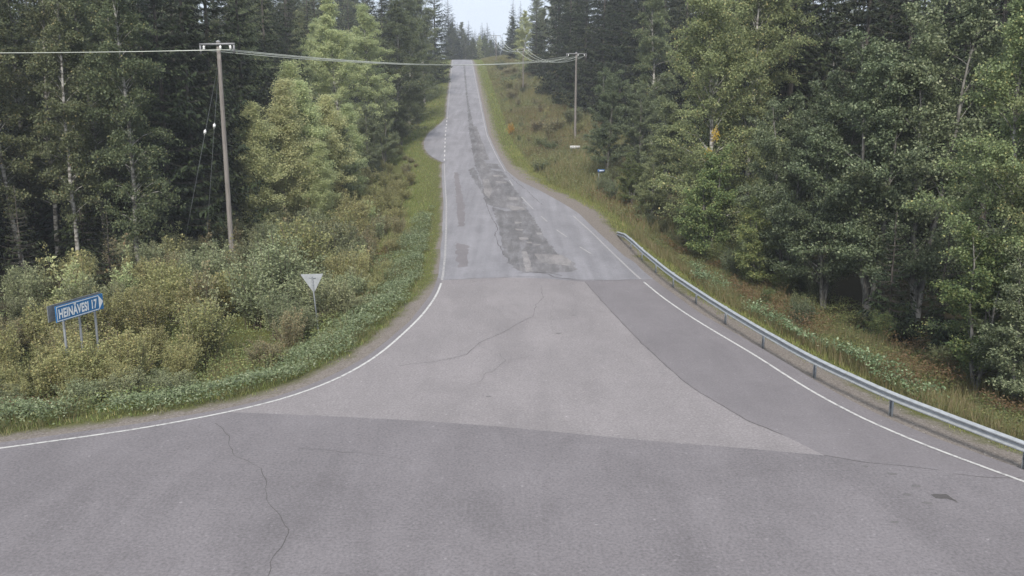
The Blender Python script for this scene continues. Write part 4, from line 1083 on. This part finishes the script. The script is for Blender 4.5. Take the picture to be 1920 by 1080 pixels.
# ------------------------------------------------------------------ shrubs
def shrub(H, R, ns, lv, leaf, wid, up_bias=.4):
    mb = MB(); pos, ax = [], []
    for s in range(ns):
        az = rng.uniform(0, 2 * pi); r = R * rng.uniform(.2, 1) ; hh = H * rng.uniform(.55, 1.05) * (1 - .25 * (r / R) ** 2)
        q = np.linspace(0, 1, 6)[:, None]
        b0 = np.array([cos(az), sin(az), 0]) * rng.uniform(0, .35) * R
        p = b0 + np.array([cos(az), sin(az), 0]) * (r - np.linalg.norm(b0)) * q ** 1.3 + np.array([0, 0, 1.]) * hh * q + rng.normal(0, .04, (6, 3)) * q
        p[0, 2] = -.15
        mb.tube(p, np.linspace(.014, .004, 6), 3)
        # side twigs
        k = int(lv)
        u = rng.uniform(.12, 1.0, k) ** .75
        c = np.stack([np.interp(u, q[:, 0], p[:, i]) for i in range(3)], 1)
        d = rand_dirs(k); d[:, 2] = np.abs(d[:, 2]) * .7
        c = c + d * (rng.uniform(0, .32, (k, 1)) * (1.15 - u[:, None] * .75)) * np.array([1, 1, .8])
        pos.append(c); ax.append(d + [0, 0, .25])
    pos = np.concatenate(pos); ax = np.concatenate(ax) + rand_dirs(len(pos)) * .5
    n = len(pos); sc = rng.uniform(.7, 1.4, n)
    v, q = leaf_quads(pos, ax, rand_dirs(n) * (1 - up_bias) + [0, 0, up_bias], leaf * sc, wid * sc)
    return mb, v, q
for i in range(4): proto('shrub', shrub(2.6, 1.0, 40, 190, .062, .04), 'twig', 'shrub_leaf', 'stem', 'foliage')
for i in range(2): proto('low_shrub', shrub(1.4, .9, 34, 130, .065, .042), 'twig', 'shrub_leaf_tan', 'stem', 'foliage')
for i in range(2): proto('sapling', shrub(2.0, .5, 12, 90, .075, .05), 'twig', 'birch_leaf', 'stem', 'foliage')
NAME.update({'shrub': 'shrub', 'low_shrub': 'shrub', 'sapling': 'sapling'})

def scatter(n, test, mind, tries=9000, box=(-40, 30, 24, 160)):
    pts = []; 
    X = rng.uniform(box[0], box[1], tries); Y = rng.uniform(box[2], box[3], tries)
    D = dist_pave(X, Y)
    for x, y, d in zip(X, Y, D):
        if len(pts) >= n: break
        if not test(x, y, d): continue
        m = mind(x, y, d) if callable(mind) else mind
        if all((x - a) ** 2 + (y - b) ** 2 > m * m for a, b, _ in pts): pts.append((x, y, d))
    return pts
GW = ground_px(598, 632)
def left_zone(x, y, d):
    if abs(x - GW[0] * y / GW[1]) < .9 + .5 * (y > GW[1] - 1) and GW[1] - 4 < y < GW[1] + .9: return False
    if x > float(road_c(y)) - 2 or d < np.interp(y, [24, 34, 44, 70, 100], [3.2, 3.0, 3.0, 3.4, 3.0]): return False
    if y < 26 + max(0, (-x - 12) * .08): return False
    if y < 60: return x > -30 - (y < 40) * 6 and d < 21
    return d < np.interp(y, [60, 80, 120, 160], [17, 12, 8, 6])
S = scatter(228, left_zone, lambda x, y, d: (.95 if y < 40 else 1.15) + d * .03 + (y > 60) * .6, 20000, (-38, -6, 25, 150))
for x, y, d in S:
    # keep the sign boards readable: lower growth in front of them
    h = rng.uniform(1.6, 2.7) * np.interp(d, [3, 4.5, 8, 14], [.55, .85, 1.15, 1.25])
    if d > 7: h *= rng.uniform(.9, 1.35)
    if y < 62 and d > 7: h *= float(np.interp(x, [-20, -12], [.78, 1.0]))
    if 36 < y < 72 and 3.5 < d < 9: h *= 1.25
    dx = x - np.interp(y, [24, 32], [-13.5, -17.3])
    if y < 32.5 and -20.5 < x < -11: h = min(h, np.interp(y, [24, 32], [1.0, 1.5]))
    if y < 40 and d < 4.2: h = min(h, 1.2)
    tan = vnoise(x, y, 6) + (.18 if d < 5.5 else -.1) + (.1 if y < 36 else 0)
    if tan > .80: leaf, look = 'shrub_leaf_tan', 'tan and yellow leaved shrub'
    elif vnoise(x + 80, y, 7) + d * .025 > .78: leaf, look = 'shrub_leaf_grey', 'grey green leaved shrub'
    else: leaf, look = 'shrub_leaf', 'pale olive leaved shrub'
    if y > 95: h *= .6
    if y > 92: where = 'on the far left verge near the bus bay'
    elif y > 62: where = 'below the pale young birches left of the climbing road'
    elif math.hypot(x - x1, y - yP1) < 7: where = 'around the foot of the nearest power pole'
    elif math.hypot(x + 8.8, y - 39) < 4.6: where = 'right behind the give way sign'
    elif y < 38 and x < -11: where = 'in the thicket beside the blue arrow sign'
    elif d > 10: where = 'at the back of the left thicket before the birch trunks'
    else: where = 'in the middle of the left thicket between both road signs'
    lab = look + ' ' + where
    plant('shrub', x, y, h, lab, 'shrub', look + 's ' + where, leaf=leaf, wide=rng.uniform(1.1, 1.45) * (1.6 if h < 1.0 else 1.45 if h < 1.4 else 1.0))
for x, y, d in scatter(46, lambda x, y, d: left_zone(x, y, d) and d > 3.6 and y < 75 and not (y < 33 and -21 < x < -11), 1.9, 5000, (-32, -6, 27, 75)):
    plant('sapling', x, y, rng.uniform(2.4, 3.6) * float(np.interp(d, [3.5, 7], [.75, 1.0])), 'slender upright sapling standing above the shrubs of the left thicket', 'sapling', 'saplings of the left thicket', leaf=['shrub_leaf', 'birch_leaf_light', 'shrub_leaf_grey', 'shrub_leaf_tan'][int(rng.integers(0, 4))], wide=.9)
for x, y, h in ((-17.6, 30.3, 2.1), (-16.7, 30.8, 2.35), (-15.9, 31.5, 2.45), (-15.1, 32.2, 2.4), (-16.2, 31.3, 2.3), (-16.9, 29.2, 1.5), (-15.4, 30.0, 1.75), (-14.2, 31.0, 1.8), (-18.6, 30.6, 1.8)):
    plant('shrub', x, y, h, 'olive shrub growing in front of the posts of the blue arrow sign', 'shrub', 'shrubs before the arrow sign', leaf='shrub_leaf', wide=1.25)
# undergrowth along both wood edges and the clearing
def right_clear(x, y, d):
    if x < float(road_c(y)) + 2 or y < 66: return False
    return np.interp(y, [66, 90], [5.0, 3.6]) < d < np.interp(y, [66, 90, 200], [9, 15, 16])
for x, y, d in scatter(84, right_clear, 1.7, 6000, (-12, 26, 66, 240)):
    h = rng.uniform(.9, 2.4) * (.7 if d < 6 else 1.15)
    if abs(x - x2) < 1.8 and y < 122: h = min(h, .9)
    if y < 112 and 7 < x < 12: h = min(h, .7)
    leaf = ['birch_leaf', 'shrub_leaf', 'shrub_leaf_tan', 'willow_leaf'][int(rng.integers(0, 4))]
    plant('sapling' if rng.random() < .5 else 'low_shrub', x, y, h, 'low leafy growth in the clearing under the power line', 'shrub', 'low growth in the clearing', leaf=leaf, wide=rng.uniform(.9, 1.5))
def right_edge(x, y, d):
    return x > float(road_c(y)) and 24 < y < 92 and np.interp(y, [24, 60, 92], [4.6, 4.2, 6]) < d < np.interp(y, [24, 60, 92], [12.5, 11, 14])
for x, y, d in scatter(76, right_edge, 1.4, 6000, (5, 34, 24, 92)):
    h = rng.uniform(1.0, 2.4) * np.interp(d, [4, 7], [.6, 1.15])
    if y < 40 and d < 6.2: continue
    leaf = ['alder_leaf', 'rowan_leaf', 'willow_leaf'][int(rng.integers(0, 3))]
    plant('shrub', x, y, h, 'dark green shrub ' + (wh := 'at the wood edge behind the near half of the guard rail' if y < 38 else 'at the wood edge behind the far half of the guard rail' if y < 62 else 'between the guard rail end and the blue name sign'), 'shrub', 'shrubs ' + wh, leaf=leaf, wide=1.1)
b = ground_px(957, 254)
plant('low_shrub', b[0], b[1], 2.0, 'bright orange autumn bush in the clearing under the power line', 'shrub', leaf='orange_leaf', wide=.55, name='orange_bush')

# ------------------------------------------------------------------ ground cover nobody could count
def cover_points(n, box, test):
    X = rng.uniform(box[0], box[1], n); Y = rng.uniform(box[2], box[3], n)
    D = dist_pave(X, Y); k = test(X, Y, D)
    X, Y, D = X[k], Y[k], D[k]
    return X, Y, height(X, Y, D), D
def blades(name, pts, h, w, mat, label, lean=.5):
    X, Y, Z, D = pts; n = len(X)
    hh = h(X, Y, D) * rng.uniform(.5, 1.3, n)
    az = rng.uniform(0, 2 * pi, n); ln = rng.uniform(0, lean, n) * hh; a2 = rng.uniform(0, 2 * pi, n)
    sx = np.cos(az) * w * .5 * rng.uniform(.7, 1.5, n); sy = np.sin(az) * w * .5
    b = np.stack([X, Y, Z - .02], 1); s = np.stack([sx, sy, np.zeros(n)], 1)
    o = np.stack([np.cos(a2) * ln, np.sin(a2) * ln, hh], 1)
    v = np.stack([b - s, b + s, b + o + s * .2, b + o - s * .2], 1).reshape(-1, 3)
    me = quad_mesh(name, v, np.arange(n * 4).reshape(-1, 4), mat)
    return tag(link(name, me), label, kind='stuff')
def leafy(name, pts, h, leaf, wid, mat, label, up=.65, spread=.1):
    X, Y, Z, D = pts; n = len(X)
    hh = h(X, Y, D) * rng.uniform(.35, 1.0, n) ** .6
    c = np.stack([X, Y, Z + hh], 1) + rng.normal(0, spread, (n, 3)) * [1, 1, .4]
    a = rand_dirs(n); a[:, 2] *= .5
    sc = rng.uniform(.6, 1.4, n)
    v, q = leaf_quads(c, a, rand_dirs(n) * (1 - up) + [0, 0, up], leaf * sc, wid * sc)
    return tag(link(name, quad_mesh(name, v, q, mat)), label, kind='stuff')
lf = lambda X, Y: X < road_c(Y)
# broad leaved weeds along the left curve
weed_w = lambda Y: np.interp(Y, [24, 30, 36, 44, 52, 58, 66, 74], [3.0, 3.0, 3.3, 3.3, 3.0, 2.4, 2.4, .3])
def weeds_l(X, Y, D):
    e = .75 + vnoise(X, Y, 1.3) * .5
    return lf(X, Y) & (D > e) & (D < weed_w(Y) - .6 + vnoise(X + 9, Y, 2.2) * 2.2) & (Y > 20) & (vnoise(X + 3, Y + 77, 1.7) > .10)
heap = lambda X, Y, D: .22 + .75 * vnoise(X + 13, Y, 2.4) * (.5 + .9 * vnoise(X + 3, Y + 5, .8)) * np.clip((D - .6) / .8, .25, 1) + .12 * vnoise(X, Y, .35)
leafy('verge_weeds', cover_points(560000, (-32, -3, 20, 76), weeds_l), heap, .085, .05, M['weed_leaf'], 'grey green broad leaved weeds along the left road edge')
leafy('dark_verge_herbs', cover_points(200000, (-32, -3, 20, 78), lambda X, Y, D: lf(X, Y) & (D > 1.2) & (D < 4.2) & (vnoise(X + 3, Y + 77, 1.7) < .26)), lambda X, Y, D: .2 + .35 * vnoise(X, Y, .7), .07, .03, M['rowan_leaf'], 'darker green herbs between the pale weeds on the left verge', .45)
# green grass
def grass_l(X, Y, D):
    e = (.55 + vnoise(X, Y, .8) * .7) * np.interp(Y, [40, 48], [1, .3])
    return lf(X, Y) & (D > e) & (D < 4.6) & ((Y > 56) | (D < 1.7) | (D > 2.6)) & (rng.random(len(X)) < np.where(Y < 80, .9, .6))
blades('verge_grass', cover_points(420000, (-34, -2, 20, 150), grass_l), lambda X, Y, D: np.interp(D, [.5, 1.2, 4], [.06, .16, .3]), .022, M['grass_blade'], 'short green grass on the left verge')
def grass_r(X, Y, D):
    e = (.35 + vnoise(X, Y, .7) * 1.3) * np.interp(Y, [20, 40, 56, 62, 96, 106], [1.7, 1.2, 1.0, 1.6, 1.6, .8])
    return ~lf(X, Y) & (D > e) & (D < np.interp(Y, [20, 60, 90], [6, 7, 5]))
blades('verge_grass', cover_points(300000, (-10, 30, 16, 120), grass_r), lambda X, Y, D: np.interp(D, [.5, 1.2, 4], [.05, .13, .32]), .022, M['grass_blade'], 'short green grass on the right verge around the guard rail')
def grass_far(X, Y, D):
    left = lf(X, Y); return (D > .4) & (D < np.where(left, 5, 5)) & (Y > 110)
blades('verge_grass', cover_points(150000, (-34, 12, 110, 310), grass_far), lambda X, Y, D: np.interp(D, [.4, 1.2, 4], [.1, .2, .4]), .05, M['grass_blade'], 'green grass strips beside the climbing road')
def field(X, Y, D):
    return ~lf(X, Y) & (D > 3.2) & (D < np.interp(Y, [60, 75, 90, 200], [6, 10, 20, 22])) & (Y > 62)
blades('dry_grass', cover_points(260000, (-16, 28, 62, 300), field), lambda X, Y, D: .45 +   .5 * vnoise(X, Y, 4), .045, M['dry_grass'], 'tan and green tall grass in the clearing under the power line', .7)
fe = cover_points(150000, (-14, 28, 64, 250), lambda X, Y, D: field(X, Y, D) & (vnoise(X + 31, Y, 5) > .40))
leafy('clearing_ferns', fe, lambda X, Y, D: .5 + .4 * vnoise(X, Y, 1.5), .16, .07, M['willow_leaf'], 'low green ferns and herbs in the clearing', .55)
fe = cover_points(200000, (-14, 28, 70, 250), lambda X, Y, D: field(X, Y, D) & (vnoise(X + 71, Y + 13, 6) > .62))
leafy('clearing_fireweed', fe, lambda X, Y, D: .6 + .4 * vnoise(X, Y, 1.5), .15, .05, M['fireweed_leaf'], 'reddish brown withered herbs in the clearing', .3)
# behind the guard rail: weeds and withered fireweed
def band_r(a, b): return lambda X, Y, D: ~lf(X, Y) & (D > a + vnoise(X, Y, 2)) & (D < b + vnoise(X + 5, Y, 2)) & (Y < 62)
leafy('rail_weeds', cover_points(170000, (7, 30, 16, 62), lambda X, Y, D: band_r(1.9, 3.4)(X, Y, D) & (vnoise(X, Y + 20, 3) > .35)), heap, .11, .07, M['weed_leaf'], 'grey green weeds behind the guard rail')
leafy('rail_fireweed', cover_points(330000, (7, 34, 18, 60), lambda X, Y, D: band_r(2.7, 6.4)(X, Y, D) & (vnoise(X + 17, Y, 1.9) > .5)), lambda X, Y, D: .5 + 1.1 * vnoise(X, Y + 8, 1.0), .10, .03, M['fireweed_leaf'], 'reddish withered fireweed behind the guard rail', .3)
blades('rail_dry_grass', cover_points(190000, (7, 34, 18, 66), lambda X, Y, D: ~lf(X, Y) & (D > 2.4) & (D < 7.5)), lambda X, Y, D: .4 + .3 * vnoise(X, Y, 2), .025, M['dry_grass'], 'tall dry grass behind the guard rail', .6)
leafy('rail_herbs', cover_points(260000, (7, 36, 18, 64), lambda X, Y, D: ~lf(X, Y) & (D > 2.4 + vnoise(X, Y, 1.5)) & (D < 10) & (vnoise(X + 27, Y + 9, 2.2) > .34)), lambda X, Y, D: .25 + .7 * vnoise(X + 2, Y, 1.1), .085, .038, M['rowan_leaf'], 'tangled green herbs on the bank behind the guard rail', .35)
# brown withered herbs between the left weeds and the thicket
leafy('left_withered_herbs', cover_points(150000, (-34, -4, 24, 60), lambda X, Y, D: lf(X, Y) & (D > 2.8 + vnoise(X, Y, 2)) & (D < 5.5) & (vnoise(X + 11, Y, 3) > .45)), lambda X, Y, D: .5 + .5 * vnoise(X, Y + 8, 1.2), .09, .04, M['fireweed_leaf'], 'brown withered herbs at the foot of the left thicket', .3)
leafy('thicket_undergrowth', cover_points(150000, (-46, -5, 24, 62), lambda X, Y, D: lf(X, Y) & (D > 3.0) & (D < 20) & (Y > 25)), lambda X, Y, D: .35 + .7 * vnoise(X, Y + 4, 1.4), .085, .045, M['rowan_leaf'], 'tangled olive undergrowth below the left thicket', .4)
blades('thicket_grass', cover_points(120000, (-36, -4, 22, 75), lambda X, Y, D: lf(X, Y) & (D > 2.2) & (D < 7) & (vnoise(X + 51, Y, 1.6) > .55)), lambda X, Y, D: .5 + .5 * vnoise(X, Y, 1.2), .018, M['dry_grass'], 'tall tan grass tufts along the foot of the left thicket', .5)
blades('weed_edge_grass', cover_points(200000, (-34, -2, 20, 76), lambda X, Y, D: lf(X, Y) & (D > .5 + vnoise(X, Y, .7) * .6) & (D < 2.2) & (vnoise(X + 61, Y, 1.1) > .5)), lambda X, Y, D: .12 + .28 * vnoise(X, Y, .9), .018, M['dry_grass'], 'yellowed grass tufts at the rim of the left asphalt', .8)
# loose gravel on the shoulders
def gravel(X, Y, D): return (D > .02) & (D < np.where(lf(X, Y), .9, 1.5)) & (Y < 70) & ~(lf(X, Y) & (Y > 47))
X, Y, Z, D = cover_points(260000, (-32, 30, 14, 70), gravel)
k = rng.random(len(X)) < .55; X, Y, Z = X[k], Y[k], Z[k]; n = len(X)
a = rand_dirs(n); v, q = leaf_quads(np.stack([X, Y, Z + .004], 1), a * [1, 1, .4], rand_dirs(n) * .4 + [0, 0, .6], rng.uniform(.015, .05, n), rng.uniform(.012, .04, n))
M['gravel'] = leaf_mat('gravel', [(0, c3(.09, .08, .07)), (.6, c3(.2, .18, .16)), (1, c3(.34, .31, .29))], 0, .9, .2, 0, 0)
tag(link('gravel', quad_mesh('gravel', v, q, M['gravel'])), 'loose gravel along the asphalt edges', kind='stuff')

# ------------------------------------------------------------------ haze
hv = [(-262, -62, -6), (262, -62, -6), (262, 602, -6), (-262, 602, -6), (-262, -62, 66), (262, -62, 66), (262, 602, 66), (-262, 602, 66)]
hm, ht = new_mat('haze')
pv = node(ht, 'ShaderNodeVolumePrincipled'); pv.inputs['Density'].default_value = .0006; pv.inputs['Color'].default_value = (.9, .94, 1, 1); pv.inputs['Anisotropy'].default_value = .2
ho = node(ht, 'ShaderNodeOutputMaterial'); ht.links.new(pv.outputs[0], ho.inputs['Volume'])
tag(link('haze', py_mesh('haze', hv, [[3, 2, 1, 0], [4, 5, 6, 7], [0, 1, 5, 4], [1, 2, 6, 5], [2, 3, 7, 6], [3, 0, 4, 7]], hm)), 'thin pale haze filling the air over the road', kind='stuff')
